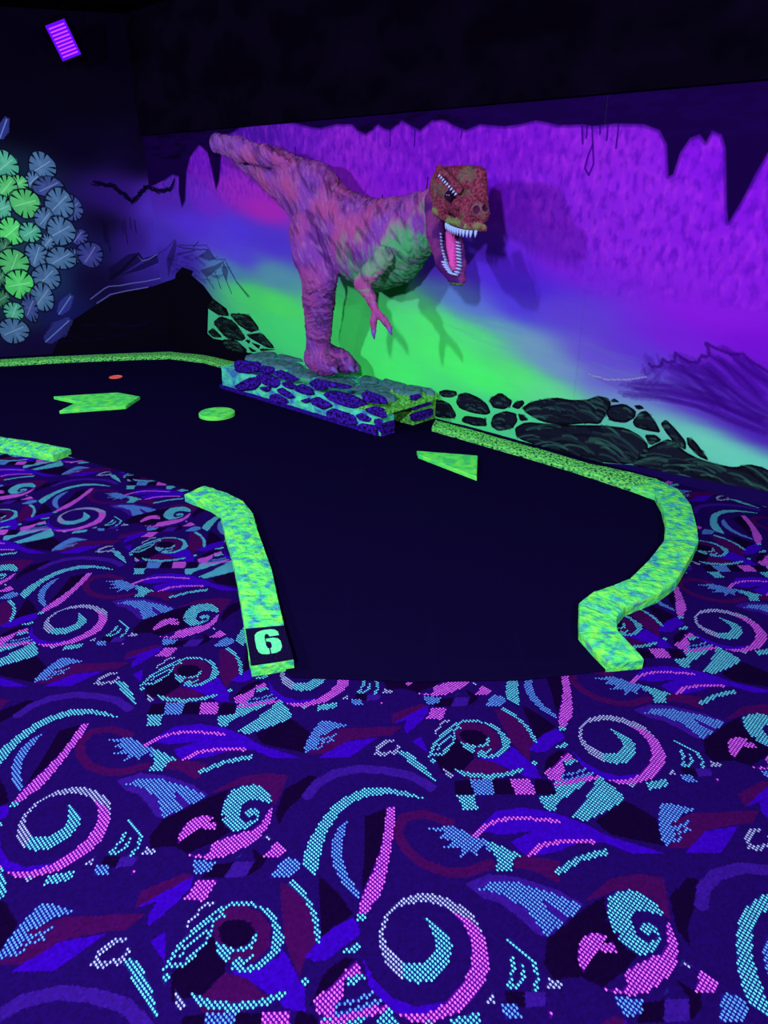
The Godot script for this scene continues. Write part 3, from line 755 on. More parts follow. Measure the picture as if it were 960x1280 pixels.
func mural_poly(a: Array, c: Canvas) -> PackedVector2Array:
	var r := PackedVector2Array()
	for p in pairs(a):
		r.append(mural_point(p, c))
	return r

func grained_rock(c: Canvas, pl: PackedVector2Array, fill: Color, edge: Color, grain: Color, rng: RandomNumberGenerator, m: float) -> void:
	c.poly(rounded(pl, 1, .16), edge)
	var ins := Geometry2D.offset_polygon(rounded(pl, 1, .16), -.012 * m)
	for s in ins:
		c.poly(s, fill)
	var lo := pl[0]
	var hi := pl[0]
	for p in pl:
		lo = lo.min(p)
		hi = hi.max(p)
	var n := int(clampf((hi - lo).x * (hi - lo).y / (m * m) * 700.0, 5, 70))
	for k in n:
		var q := Vector2(rng.randf_range(lo.x, hi.x), rng.randf_range(lo.y, hi.y))
		var len := (hi.x - lo.x) * rng.randf_range(.1, .28)
		var line := PackedVector2Array()
		var slope := (q.x - (lo.x + hi.x) / 2.0) / (hi.x - lo.x) * .9
		for t in 5:
			line.append(q + Vector2((t - 2) * len / 4.0, (t - 2) * len / 4.0 * slope + pow(t - 2, 2) * len * .03 + rng.randf_range(-.003, .003) * m))
		for seg in Geometry2D.intersect_polyline_with_polygon(line, pl):
			if seg.size() > 1:
				var col := grain if rng.randf() < .6 else edge
				c.stroke(seg, rng.randf_range(.006, .02) * m, Color(col, rng.randf_range(.16, .55)))

func mural_texture() -> ImageTexture:
	var c := Canvas.new(4096, 1310)
	var m := 4096.0 / (MURAL_S1 - MURAL_S0)
	var bg := backdrop(MURAL_COLOURS, MURAL_S0, MURAL_S1, 0, MURAL_TOP, false, 120, 44, .006, .12, .12)
	bg.resize(c.w, c.h, Image.INTERPOLATE_CUBIC)
	c.img.copy_from(bg)
	var rng := RandomNumberGenerator.new()
	rng.seed = 11
	# sponged blotches over the violet sky, denser upwards
	var top := int((1.0 - 1.02 / MURAL_TOP) * 655)
	var mask := Image.create_empty(128, 32, false, Image.FORMAT_RGBA8)
	for y in 32:
		for x in 128:
			var s := lerpf(MURAL_S0, MURAL_S1, (x + .5) / 128)
			var h := MURAL_TOP - (y + .5) / 32 * (MURAL_TOP - 1.02)
			var edge := 1.34 + (.1 if s < -.5 else .0) - clampf(s - .3, 0, 1.0) * .4
			var n := noise.get_noise_2d(s * 60.0, h * 60.0)
			mask.set_pixel(x, y, Color(1, 1, 1, clampf((h - edge) / .3 + n * .5, 0, 1)))
	mask.resize(2048, top, Image.INTERPOLATE_BILINEAR)
	for lay in [[rgb(70, 8, 165, .5), .03, 1.7, -.05, .5, 3], [rgb(165, 46, 226, .4), .022, 1.9, .0, .5, 9]]:
		var blots := speckle(Vector2i(2048, top), lay[0], lay[1], lay[2], lay[3], lay[4], lay[5], mask)
		blots.resize(4096, top * 2, Image.INTERPOLATE_BILINEAR)
		c.img.blend_rect(blots, Rect2i(0, 0, 4096, top * 2), Vector2i.ZERO)
	# streaky clouds between violet and green
	for k in 60:
		var s := rng.randf_range(-1.6, 2.2)
		var h := 1.02 - (s + 1.6) * .13 + rng.randf_range(-.22, .12)
		var line := PackedVector2Array()
		for t in 6:
			line.append(mural_point(Vector2(s + t * .07, h - t * .012 + sin(t * .9 + k) * .006), c))
		c.stroke(line, rng.randf_range(.008, .03) * m, [rgb(90, 200, 160, .05), rgb(90, 90, 220, .06), rgb(80, 235, 120, .05)][k % 3])
	# far ridges, airbrushed on a soft layer
	var soft := Canvas.new(1024, 328)
	var sm := m / 4.0
	soft.img.fill(rgb(30, 6, 90, 0))
	for w in WEDGES_LEFT:
		soft.poly(mural_poly(w, soft), rgb(14, 10, 40, .42))
	soft.stroke(mural_poly(RIDGE_LEFT[0], soft), .012 * sm, rgb(12, 8, 44, .35))
	for w in STREAKS_LEFT:
		soft.stroke(mural_poly(w, soft), .012 * sm, rgb(18, 20, 50, .55))
	for k in 26:
		var p := Vector2(rng.randf_range(-3.7, -2.6), rng.randf_range(.78, .98))
		soft.stroke(PackedVector2Array([mural_point(p, soft), mural_point(p + Vector2(.16, rng.randf_range(-.08, .05)), soft)]), rng.randf_range(.012, .03) * sm, rgb(20, 12, 70, .22))
	var body := mural_poly(RIDGE_RIGHT[0], soft)
	body.append(mural_point(Vector2(2.6, 1.0), soft))
	body.append(mural_point(Vector2(2.6, .62), soft))
	body.append(mural_point(Vector2(2.0, .50), soft))
	body.append(mural_point(Vector2(1.4, .48), soft))
	body.append_array(mural_poly(PALE_LINE[0], soft))
	soft.poly(body, rgb(66, 16, 165, .16))
	soft.stroke(mural_poly(RIDGE_RIGHT[0], soft), .016 * sm, rgb(30, 2, 84, .55))
	for w in STREAKS_RIGHT:
		var line := mural_poly(w, soft)
		for i in 9:
			var off := PackedVector2Array()
			var sh := Vector2(rng.randf_range(-.06, .06), rng.randf_range(-.05, .05))
			for p in line:
				off.append(p + (sh + Vector2(rng.randf_range(-.01, .01), rng.randf_range(-.01, .01))) * sm)
			soft.stroke(off, rng.randf_range(.01, .03) * sm, rgb(46, 4, 120, .2))
	soft.stroke(mural_poly(PALE_LINE[0], soft), .012 * sm, rgb(150, 150, 205, .7))
	soft.img.resize(4096, 1310, Image.INTERPOLATE_BILINEAR)
	c.img.blend_rect(soft.img, Rect2i(0, 0, 4096, 1310), Vector2i.ZERO)
	# cave roof with stalactites, drips and roots
	var edge := mural_poly(CAVE_EDGE[0], c)
	var roof := PackedVector2Array(edge)
	roof.append(mural_point(Vector2(MURAL_S0, 1.6), c))
	roof.append(Vector2(0, -4))
	roof.append(Vector2(c.w, -4))
	roof.append(mural_point(Vector2(MURAL_S1, 1.75), c))
	for i in 3:
		c.stroke(edge, (.012 + .012 * i) * m, rgb(30, 2, 90, .25))
	c.poly(roof, rgb(20, 2, 62))
	for k in 160:
		var s := rng.randf_range(MURAL_S0, MURAL_S1)
		var q := Vector2(s, rng.randf_range(1.84, MURAL_TOP))
		var line := PackedVector2Array([mural_point(q, c), mural_point(q + Vector2(rng.randf_range(.05, .2), rng.randf_range(-.03, .03)), c)])
		for seg in Geometry2D.intersect_polyline_with_polygon(line, roof):
			if seg.size() > 1:
				c.stroke(seg, rng.randf_range(.01, .04) * m, rgb(30, 4, 86, .25) if s > 0 else rgb(6, 2, 20, .3))
	for w in DRIPS:
		c.stroke(mural_poly(w, c), .011 * m, rgb(40, 2, 110, .75))
	twigs(c, mural_poly(BRANCH_BACK[0], c), .045 * m, rng)
	# the dark hill, its stones, the boulders along the foot of the wall
	c.poly(mural_poly(HILL_BACK[0], c), rgb(9, 6, 22))
	c.poly(mural_poly(HILL_MORTAR[0], c), rgb(74, 196, 150))
	for w in HILL_STONES:
		grained_rock(c, mural_poly(w, c), rgb(16, 26, 34), rgb(6, 7, 12), rgb(48, 100, 84), rng, m)
	for w in BOULDERS:
		grained_rock(c, mural_poly(w, c), rgb(20, 24, 44), rgb(8, 8, 20), rgb(52, 112, 100), rng, m)
	c.poly(mural_poly(ROCK_FOOT_SHADE[0], c), rgb(22, 8, 78))  # shadow strip below the boulders, put into the mural colour
	c.img.resize(2048, 655, Image.INTERPOLATE_BILINEAR)
	to_paint(c.img)
	return ImageTexture.create_from_image(c.img)

func twigs(c: Canvas, line: PackedVector2Array, w: float, rng: RandomNumberGenerator) -> void:
	for k in 7:
		var r := PackedVector2Array()
		for i in line.size() - 1:
			for t in 4:
				r.append(line[i].lerp(line[i + 1], t / 4.0) + Vector2(rng.randf_range(-.5, .5), rng.randf_range(-.5, .5)) * w)
		c.stroke(r, w * rng.randf_range(.2, .55), rgb(9, 3, 34, .6))

const LEFT_LEN := 3.3

func left_point(p: Vector2, c: Canvas) -> Vector2:
	return Vector2((1.0 - p.x / LEFT_LEN) * c.w, (1.0 - p.y / CEILING_Y) * c.h)

func left_poly(a: Array, c: Canvas) -> PackedVector2Array:
	var r := PackedVector2Array()
	for p in pairs(a):
		r.append(left_point(p, c))
	return r

func leaf_wall_texture() -> ImageTexture:
	var c := Canvas.new(2048, 1892)
	var m := 2048.0 / LEFT_LEN
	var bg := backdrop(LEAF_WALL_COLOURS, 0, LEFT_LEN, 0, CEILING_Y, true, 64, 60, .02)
	bg.resize(c.w, c.h, Image.INTERPOLATE_CUBIC)
	c.img.copy_from(bg)
	var rng := RandomNumberGenerator.new()
	rng.seed = 21
	c.poly(left_poly(HILL_LEFT[0], c), rgb(9, 6, 22))
	var crest := left_poly(HILL_LEFT[0].slice(6, 16), c)
	for i in 3:
		c.stroke(left_poly(RIDGE_LEFT_WALL[0], c), (.01 + .01 * i) * m, rgb(10, 6, 36, .4))
	twigs(c, left_poly(BRANCH[0], c), .045 * m, rng)
	for k in 7:
		var p := Vector2(rng.randf_range(.1, .7), rng.randf_range(1.25, 1.33))
		c.stroke(PackedVector2Array([left_point(p, c), left_point(p - Vector2(0, rng.randf_range(.1, .3)), c)]), .012 * m, rgb(10, 4, 40, .5))
	for w in LEFT_LIGHTS:
		c.stroke(left_poly(w, c), .011 * m, rgb(110, 120, 215, .7))
	for w in LEFT_DARKS:
		c.poly(left_poly(w, c), rgb(12, 8, 44, .6))
	for k in 30:
		var p := Vector2(rng.randf_range(0, 1.3), rng.randf_range(.12, .3))
		c.stroke(PackedVector2Array([left_point(p, c), left_point(p + Vector2(.12, rng.randf_range(-.02, .02)), c)]), rng.randf_range(.01, .04) * m, rgb(28, 16, 92, .16))
	# green: 0 blue-green, 1 green, 2 blue, 3 dim blue, 4 violet-blue, 5 bright green, 6 dim green
	var tones := [rgb(84, 186, 160), rgb(88, 205, 124), rgb(80, 122, 178), rgb(64, 84, 160), rgb(62, 66, 158), rgb(92, 232, 128), rgb(56, 124, 96)]
	for e in LEAVES:
		var o := left_point(Vector2(e[0], e[1]), c)
		var rx: float = e[2] * m * 1.2
		var ry: float = e[3] * m * 1.2
		var turn := rng.randf_range(-.5, .5)
		var ring := PackedVector2Array()
		var halo := PackedVector2Array()
		for k in 28:
			var t := TAU * k / 28
			var r := 1.0 + .05 * sin(t * 3 + turn * 9) + rng.randf_range(-.02, .02)
			ring.append(o + Vector2(cos(t) * rx, sin(t) * ry) * r)
			halo.append(o + Vector2(cos(t) * rx, sin(t) * ry) * (r * 1.1 + .02))
		var col: Color = tones[e[4]]
		c.poly(halo, rgb(10, 14, 40, .6))
		c.poly(ring, col.darkened(.12))
		# lobes painted lighter between the dark slits
		var axis := Vector2.from_angle(-.6 + turn)
		for k in 14:
			var t := rng.randf() * TAU
			var a := o + Vector2(cos(t) * rx, sin(t) * ry) * rng.randf_range(.05, .4)
			var b := o + Vector2(cos(t + .2) * rx, sin(t + .2) * ry) * rng.randf_range(.6, .92)
			c.stroke(PackedVector2Array([a, b]), rng.randf_range(.02, .045) * m, Color(col.lightened(rng.randf_range(0, .1)), .35))
		for k in 8:
			var t := axis.angle() + (k / 4 * 2 - 1) * (.55 + (k % 4) * .58) + rng.randf_range(-.1, .1)
			var a := o + Vector2(cos(t) * rx, sin(t) * ry) * rng.randf_range(.36, .55)
			var b := o + Vector2(cos(t) * rx, sin(t) * ry) * 1.03
			var side := (b - a).orthogonal().normalized() * .011 * m
			c.poly(PackedVector2Array([a, b + side, b - side]), rgb(8, 16, 34))
		c.stroke(PackedVector2Array([o - Vector2(axis.x * rx, axis.y * ry) * .75, o + Vector2(axis.x * rx, axis.y * ry) * .75]), .009 * m, Color(col.lightened(.3), .9))
	for e in FERNS:
		var o := left_point(Vector2(e[0], e[1]), c)
		var d := Vector2.from_angle(deg_to_rad(e[3]))
		for k in 34:
			var t := (k / 33.0 - .5) * 2.0
			var r: float = e[2] * m * .55 * (1.0 - .55 * absf(t + .2)) * rng.randf_range(.8, 1.1)
			var a: Vector2 = o + d * t * e[2] * m
			for sg in [-1.0, 1.0]:
				c.stroke(PackedVector2Array([a, a + (d * .5 + d.orthogonal() * sg).normalized() * r]), .009 * m, rgb(58, 66, 165, .6))
		c.stroke(PackedVector2Array([o - d * e[2] * m, o + d * e[2] * m * .9]), .012 * m, rgb(96, 130, 205, .9))
	to_paint(c.img)
	return ImageTexture.create_from_image(c.img)

# ---------------------------------------------------------------- room
# a wall board between two floor points; its front face carries texture coordinates
func board(a: Vector3, b: Vector3, y0: float, y1: float, thick: float, out: Vector3, ua: float, ub: float, va: float, vb: float) -> ArrayMesh:
	var st := open_mesh()
	var back := -out * thick
	var A := a + Vector3.UP * y0
	var B := b + Vector3.UP * y0
	var C := b + Vector3.UP * y1
	var D := a + Vector3.UP * y1
	var front := [A, B, C, D]
	var uvs := [Vector2(ua, vb), Vector2(ub, vb), Vector2(ub, va), Vector2(ua, va)]
	var order := [0, 1, 2, 0, 2, 3]
	if (C - A).cross(B - A).dot(out) < 0:
		order = [0, 2, 1, 0, 3, 2]
	for k in order:
		st.set_uv(uvs[k])
		st.add_vertex(front[k])
	st.set_uv(uvs[0])
	quad(st, A + back, B + back, C + back, D + back, -out)
	for e in [[A, B, Vector3.DOWN], [B, C, (B - A)], [C, D, Vector3.UP], [D, A, A - B]]:
		quad(st, e[0], e[1], e[1] + back, e[0] + back, e[2])
	return close_mesh(st)

func build_room() -> void:
	# carpeted floor; its texture repeats on the carpet's own lattice
	var carpet := plain(Color.WHITE, 1.0, .03)
	carpet.albedo_texture = carpet_texture()
	carpet.texture_filter = BaseMaterial3D.TEXTURE_FILTER_LINEAR_WITH_MIPMAPS_ANISOTROPIC
	var st := open_mesh()
	var hi := [Vector3(-5.6, 0, -8.3), Vector3(4.3, 0, -8.3), Vector3(4.3, 0, 3.3), Vector3(-5.6, 0, 3.3)]
	for k in [0, 1, 2, 0, 2, 3]:
		var p: Vector3 = hi[k]
		var dx := p.x - .06211
		var dz := p.z + 1.07908
		st.set_uv(Vector2(.769758 * dx - .77748 * dz, -.375458 * dx - .362094 * dz))
		st.add_vertex(p)
	var lo := []
	for p in hi:
		lo.append(p + Vector3.DOWN * .12)
	quad(st, lo[0], lo[1], lo[2], lo[3], Vector3.DOWN)
	for k in 4:
		quad(st, hi[k], hi[(k + 1) % 4], lo[(k + 1) % 4], lo[k], hi[k] - Vector3(-.5, 0, -2.5))
	var f := part("floor", close_mesh(st), carpet, self)
	structure(f)
	tag(f, "dark carpet woven with teal and pink swirls, spirals and checks", "floor")

	var black := mottled([paint(4, 2, 12), paint(9, 5, 24)], [.3, .7], .01, 3, 4, .5, 1.0)
	black.metallic_specular = .04
	var c := part("ceiling", bevel_box(Vector3(-5.6, CEILING_Y, -8.3), Vector3(4.3, CEILING_Y + .12, 3.3), .01), black, self)
	structure(c)
	tag(c, "black painted ceiling high over the mini golf hole", "ceiling")

	# back wall: mural boards edge to edge, black wall above them
	var wb := thing("wall_back", "back wall of mural boards with violet sky, green glow and boulders", "wall")
	structure(wb)
	var mural := plain(Color.WHITE, .9, .05)
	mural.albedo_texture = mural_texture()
	mural.normal_enabled = true
	mural.normal_scale = .25
	mural.normal_texture = bump_texture(.02, 4, 8, 4.0)
	var seams := [CORNER_S, -1.34, 1.1, 2.32, MURAL_S1, 5.0]
	for i in seams.size() - 1:
		var s0: float = seams[i] + .0005
		var s1: float = seams[i + 1] - .0005
		var u0 := (s0 - MURAL_S0) / (MURAL_S1 - MURAL_S0)
		var u1 := (s1 - MURAL_S0) / (MURAL_S1 - MURAL_S0)
		if s0 >= MURAL_S1:
			# out of view the painting goes on as its mirror image
			u0 = 2.0 - u0
			u1 = 2.0 - u1
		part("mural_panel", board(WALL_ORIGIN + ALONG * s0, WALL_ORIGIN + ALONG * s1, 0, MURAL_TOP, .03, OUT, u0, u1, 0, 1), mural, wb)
	part("upper_wall", board(WALL_ORIGIN + ALONG * CORNER_S + OUT * .03, WALL_ORIGIN + ALONG * 5.0 + OUT * .03, MURAL_TOP, CEILING_Y, .12, OUT, 0, 1, 0, 1), black, wb, "black painted wall above the mural")
	part("wall_core", board(WALL_ORIGIN + ALONG * (CORNER_S - .1) - OUT * .035, WALL_ORIGIN + ALONG * 5.1 - OUT * .035, 0, CEILING_Y, .1, OUT, 0, 1, 0, 1), black, wb)

	var leafy := plain(Color.WHITE, .9, .05)
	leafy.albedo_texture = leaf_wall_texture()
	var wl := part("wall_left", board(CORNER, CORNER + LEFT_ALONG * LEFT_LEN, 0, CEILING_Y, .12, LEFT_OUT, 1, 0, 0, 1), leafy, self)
	structure(wl)
	tag(wl, "dark side wall airbrushed with glowing split leaves and a rocky ridge", "wall")
	var le := CORNER + LEFT_ALONG * LEFT_LEN
	var re := WALL_ORIGIN + ALONG * 5.0
	var rest := [["wall_near_left", Vector3(le.x, 0, le.z), Vector3(le.x, 0, 3.1), Vector3.RIGHT, "black side wall beside the carpet left of the green"], ["wall_rear", Vector3(le.x, 0, 3.1), Vector3(re.x, 0, 3.1), Vector3.FORWARD, "black wall facing the mural across the room"], ["wall_right", Vector3(re.x, 0, 3.1), Vector3(re.x, 0, re.z), Vector3.LEFT, "black side wall to the right of the mural"]]
	for r in rest:
		var w := part(r[0], board(r[1], r[2], 0, CEILING_Y, .12, r[3], 0, 1, 0, 1), black, self)
		structure(w)
		tag(w, r[4], "wall")

# ---------------------------------------------------------------- lamps
func flood_lamp(at: Vector3, aim: Vector3, roll: float, energy: float, label: String, hang: Vector3) -> void:
	var fw := (aim - at).normalized()
	var b := Basis.looking_at(fw, Vector3.UP).rotated(fw, roll)
	var o := thing("ultraviolet_flood_lamp", label, "lamp", Transform3D(b, at), "ultraviolet flood lamps")
	var metal := plain(Color(.03, .03, .04), .5)
	metal.metallic = .6
	var st := open_mesh()
	add_bevel_box(st, Vector3(-.105, -.165, .0), Vector3(.105, .165, .05), .012)
	for k in 7:
		add_bevel_box(st, Vector3(-.09 + k * .03 - .004, -.14, .05), Vector3(-.09 + k * .03 + .004, .14, .075), .002)
	part("housing", close_mesh(st), metal, o)
	st = open_mesh()
	for e in [[Vector3(-.105, -.165, -.012), Vector3(-.088, .165, .002)], [Vector3(.088, -.165, -.012), Vector3(.105, .165, .002)], [Vector3(-.088, -.165, -.012), Vector3(.088, -.148, .002)], [Vector3(-.088, .148, -.012), Vector3(.088, .165, .002)]]:
		add_bevel_box(st, e[0], e[1], .003)
	part("bezel", close_mesh(st), metal, o)
	var glow := plain(Color(.1, .02, .3), .4)
	glow.emission_enabled = true
	glow.emission = Color(.40, .02, 1.0)
	glow.emission_energy_multiplier = 1.0
	part("lens", bevel_box(Vector3(-.087, -.147, -.006), Vector3(.087, .147, -.001), .001), glow, o, "glowing violet lens")
	var hot := plain(Color(.3, .1, .4), .4)
	hot.emission_enabled = true
	hot.emission = Color(.72, .22, 1.0)
	hot.emission_energy_multiplier = 1.6
	for k in 9:
		part("diode_row", bevel_box(Vector3(-.07, -.122 + k * .029, -.010), Vector3(.07, -.112 + k * .029, -.0062), .001), hot, o)
	# stirrup bracket and the rod up to the ceiling or wall
	st = open_mesh()
	add_bevel_box(st, Vector3(-.125, -.012, .02), Vector3(-.112, .012, .16), .002)
	add_bevel_box(st, Vector3(.112, -.012, .02), Vector3(.125, .012, .16), .002)
	add_bevel_box(st, Vector3(-.125, -.012, .15), Vector3(.125, .012, .16), .002)
	part("bracket", close_mesh(st), metal, o)
	var inv := Transform3D(b, at).affine_inverse()
	st = open_mesh(true)
	add_tube(st, [Vector3(0, 0, .155), inv * hang], [.009, .009])
	part("mounting_rod", close_mesh(st), metal, o)
	var l := AreaLight3D.new()
	l.name = "beam"
	l.area_size = Vector2(.17, .29)
	l.light_color = LIGHT_COLOUR.linear_to_srgb()
	l.light_energy = energy
	l.shadow_enabled = true
	l.set("area_range", 14.0)
	l.set("area_attenuation", 2.0)
	l.position = Vector3(0, 0, -.016)
	o.add_child(l)

# ---------------------------------------------------------------- kerbs
func kerb_block(a0: Vector2, a1: Vector2, b0: Vector2, b1: Vector2, h: float, rough: float, sd: float) -> ArrayMesh:
	var st := open_mesh()
	var nx := 7
	var ny := 5
	var grid := []
	for i in nx + 1:
		var row := []
		for j in ny + 1:
			var u := float(i) / nx
			var v := float(j) / ny
			var p := a0.lerp(b0, u).lerp(a1.lerp(b1, u), v)
			var rim := i == 0 or j == 0 or i == nx or j == ny
			var n := fine.get_noise_3d(p.x * 900 + sd, p.y * 900, 3)
			row.append(Vector3(p.x, h - (.005 if rim else 0.0) + n * rough, p.y))
		grid.append(row)
	for i in nx:
		for j in ny:
			quad(st, grid[i][j], grid[i + 1][j], grid[i + 1][j + 1], grid[i][j + 1], Vector3.UP)
	var mid := (a0 + a1 + b0 + b1) / 4.0
	var ring := []
	for i in nx:
		ring.append(grid[i][0])
	for j in ny:
		ring.append(grid[nx][j])
	for i in nx:
		ring.append(grid[nx - i][ny])
	for j in ny:
		ring.append(grid[0][ny - j])
	var low := []
	var mids := []
	for p: Vector3 in ring:
		var d := Vector2(p.x, p.z) - mid
		var k := d.normalized() * (.003 + rough * fine.get_noise_3d(p.x * 700, p.z * 700, sd))
		mids.append(Vector3(p.x + k.x, h * .72, p.z + k.y))
		low.append(Vector3(p.x + k.x * .8, 0, p.z + k.y * .8))
	for k in ring.size():
		var n := (k + 1) % ring.size()
		var out := Vector3((ring[k].x + ring[n].x) / 2 - mid.x, 0, (ring[k].z + ring[n].z) / 2 - mid.y)
		quad(st, ring[k], ring[n], mids[n], mids[k], out + Vector3.UP * .02)
		quad(st, mids[k], mids[n], low[n], low[k], out)
	return close_mesh(st)

func build_kerb(which: String, label: String, m: Material, rough: float, far: Material = null, far_count := 0) -> Node3D:
	var rows: Array = KERBS[which]
	var base := Vector3.ZERO
	for r in rows:
		base += Vector3(r[0] + r[2], 0, r[1] + r[3]) / 2.0 / rows.size()
	var o := thing("stone_kerb", label, "kerb", Transform3D(Basis.IDENTITY, base))
	for i in rows.size() - 1:
		var p := []
		for r in [rows[i], rows[i + 1]]:
			p.append(Vector2(r[0] - base.x, r[1] - base.z))
			p.append(Vector2(r[2] - base.x, r[3] - base.z))
		# a narrow open joint between neighbours
		var l0: float = (p[2] - p[0]).length()
		var l1: float = (p[3] - p[1]).length()
		var g0 := .0025 / maxf(l0, .02)
		var g1 := .0025 / maxf(l1, .02)
		part("block", kerb_block(p[0].lerp(p[2], g0), p[1].lerp(p[3], g1), p[2].lerp(p[0], g0), p[3].lerp(p[1], g1), KERB_H + fine.get_noise_2d(i * 37.0, l0 * 99) * .004, rough, i * 13.0), far if i < far_count else m, o)
	return o

func glyph_six() -> ArrayMesh:
	# stencilled 6, two pieces with the stencil bridge between them, unit height, lying in x/z
	var st := open_mesh()
	var outer := PackedVector2Array()
	var piece := [
		[.96, .30, .96, .17, .86, .05, .68, 0, .36, 0, .16, .05, .05, .17, .03, .36, .03, .70, .07, .86, .18, .96, .36, 1.0, .48, 1.0, .48, .80, .43, .76, .40, .66, .40, .30, .44, .20, .50, .17, .56, .20, .60, .30],
		[.44, .38, .72, .38, .88, .43, .97, .55, .97, .80, .88, .94, .72, 1.0, .53, 1.0, .53, .80, .59, .76, .61, .66, .61, .58, .57, .52, .50, .49, .44, .50]]
	for e in piece:
		outer = pairs(e)
		var ids := Geometry2D.triangulate_polygon(outer)
		for k in range(0, ids.size(), 3):
			var q := []
			for n in 3:
				var v := outer[ids[k + n]]
				q.append(Vector3((v.x - .5) * .62, .0012, v.y - .5))
			tri(st, q[0], q[1], q[2], Vector3.UP)
		for k in outer.size():
			var a := outer[k]
			var b := outer[(k + 1) % outer.size()]
			quad(st, Vector3((a.x - .5) * .62, .0012, a.y - .5), Vector3((b.x - .5) * .62, .0012, b.y - .5), Vector3((b.x - .5) * .62, 0, b.y - .5), Vector3((a.x - .5) * .62, 0, a.y - .5), Vector3(a.x + b.x - 1.0, 0, a.y + b.y - 1.0))
	return close_mesh(st)

# ---------------------------------------------------------------- stone ledge
func stone(pl: PackedVector2Array, place: Callable, rise: float, out: Vector3, sd: float) -> ArrayMesh:
	var st := open_mesh()
	pl = rounded(pl, 1, .14)
	var mid := Vector2.ZERO
	for p in pl:
		mid += p / pl.size()
	var rings := []
	for k in 3:
		var r := []
		for p in pl:
			var f: float = [1.0, .93, .78][k]
			var z: float = [-.012, rise * .65, rise][k]
			z += fine.get_noise_3d(p.x * 1500, p.y * 1500, sd + k * 40) * rise * .35 if k else 0.0
			r.append(place.call(mid.lerp(p, f), z))
		rings.append(r)
	var n := pl.size()
	var centre: Vector3 = place.call(mid, rise * 1.02)
	for k in 2:
		for i in n:
			var j := (i + 1) % n
			quad(st, rings[k][i], rings[k][j], rings[k + 1][j], rings[k + 1][i], (rings[0][i] + rings[0][j]) / 2 - centre + out * (.02 if k == 0 else .2))
	for i in n:
		tri(st, centre, rings[2][i], rings[2][(i + 1) % n], out)
	return close_mesh(st)

func rough_box(lo: Vector3, hi: Vector3, cell: float, amp: float, sd: float) -> ArrayMesh:
	var st := open_mesh()
	for ax in 3:
		var u := (ax + 1) % 3
		var v := (ax + 2) % 3
		var nu := maxi(1, roundi((hi[u] - lo[u]) / cell))
		var nv := maxi(1, roundi((hi[v] - lo[v]) / cell))
		for side in 2:
			var out := Vector3.ZERO
			out[ax] = 1.0 if side else -1.0
			for i in nu:
				for j in nv:
					var q := []
					for k in [[0, 0], [1, 0], [1, 1], [0, 1]]:
						var p := Vector3.ZERO
						p[ax] = hi[ax] if side else lo[ax]
						p[u] = lerpf(lo[u], hi[u], float(i + k[0]) / nu)
						p[v] = lerpf(lo[v], hi[v], float(j + k[1]) / nv)
						var n := Vector3(fine.get_noise_3d(p.x * 400 + sd, p.y * 400, p.z * 400), fine.get_noise_3d(p.x * 400, p.y * 400 + 90 + sd, p.z * 400), fine.get_noise_3d(p.x * 400, p.y * 400, p.z * 400 + 170 + sd)) * amp
						if p.y < .001:
							n.y = 0
						q.append(p + n)
					quad(st, q[0], q[1], q[2], q[3], out)
	return close_mesh(st)

func build_ledge() -> void:
	var o := thing("stone_ledge", "painted stone ledge with glowing mortar and a ball tunnel, under the dinosaur", "ledge", wall_frame)
	var grit := bump_texture(.03, 5, 31, 8.0)
	var mortar := mottled([paint(60, 110, 190), paint(70, 215, 205), paint(88, 232, 150)], [.28, .5, .72], .012, 3, 12, 1.1, .9, grit)
	var stone_front := mottled([paint(14, 6, 42), paint(46, 16, 148), paint(70, 32, 210)], [.36, .52, .72], .03, 4, 14, 2.2, .85, grit)
	var stone_top := mottled([paint(46, 84, 112), paint(64, 124, 132), paint(84, 104, 156)], [.3, .5, .7], .02, 4, 15, 1.6, .85, grit)
	var plinth := mottled([paint(26, 8, 96), paint(48, 18, 168)], [.35, .65], .03, 4, 17, 2.2, .85, grit)
	var lime := mottled([paint(50, 110, 60), paint(120, 210, 80), paint(96, 230, 130)], [.3, .5, .7], .03, 4, 18, 2.2, .9, grit)
	part("mortar_body", rough_box(Vector3(-1.95, 0, .012), Vector3(-.34, .20, .60), .05, .010, 1), mortar, o)
	part("end_block", rough_box(Vector3(-.335, 0, .47), Vector3(-.03, .165, .605), .04, .006, 2), mortar, o)
	part("tunnel_pier", rough_box(Vector3(-.335, 0, .012), Vector3(-.03, .165, .265), .04, .006, 3), lime, o, "lime streaked pier beside the tunnel mouth")
	part("cap_slab", rough_box(Vector3(-.335, .166, .012), Vector3(.005, .20, .605), .04, .008, 4), lime, o)
	part("plinth", rough_box(Vector3(-1.97, 0, .602), Vector3(-.05, .034, .624), .05, .007, 5), plinth, o, "violet painted foot of the ledge")
	part("end_face", rough_box(Vector3(-.03, 0, .478), Vector3(-.012, .10, .60), .04, .004, 6), stone_front, o)
	var i := 0
	for e in FRONT_STONES:
		i += 1
		part("stone", stone(pairs(e), func(p: Vector2, z: float) -> Vector3: return Vector3(p.x, maxf(p.y, .004), .604 + z), .02, Vector3.BACK, i * 7.0), stone_front, o)
	for e in TOP_STONES:
		i += 1
		part("flagstone", stone(pairs(e), func(p: Vector2, z: float) -> Vector3: return Vector3(p.x, .203 + z, clampf(p.y, .006, .64)), .022, Vector3.UP, i * 7.0), stone_top, o)
	for e in PIER_STONES:
		i += 1
		part("stone", stone(pairs(e), func(p: Vector2, z: float) -> Vector3: return Vector3(-.015 + z, maxf(p.y, .004), maxf(p.x, .01)), .02, Vector3.RIGHT, i * 7.0), stone_front, o, "violet stone at the tunnel mouth")

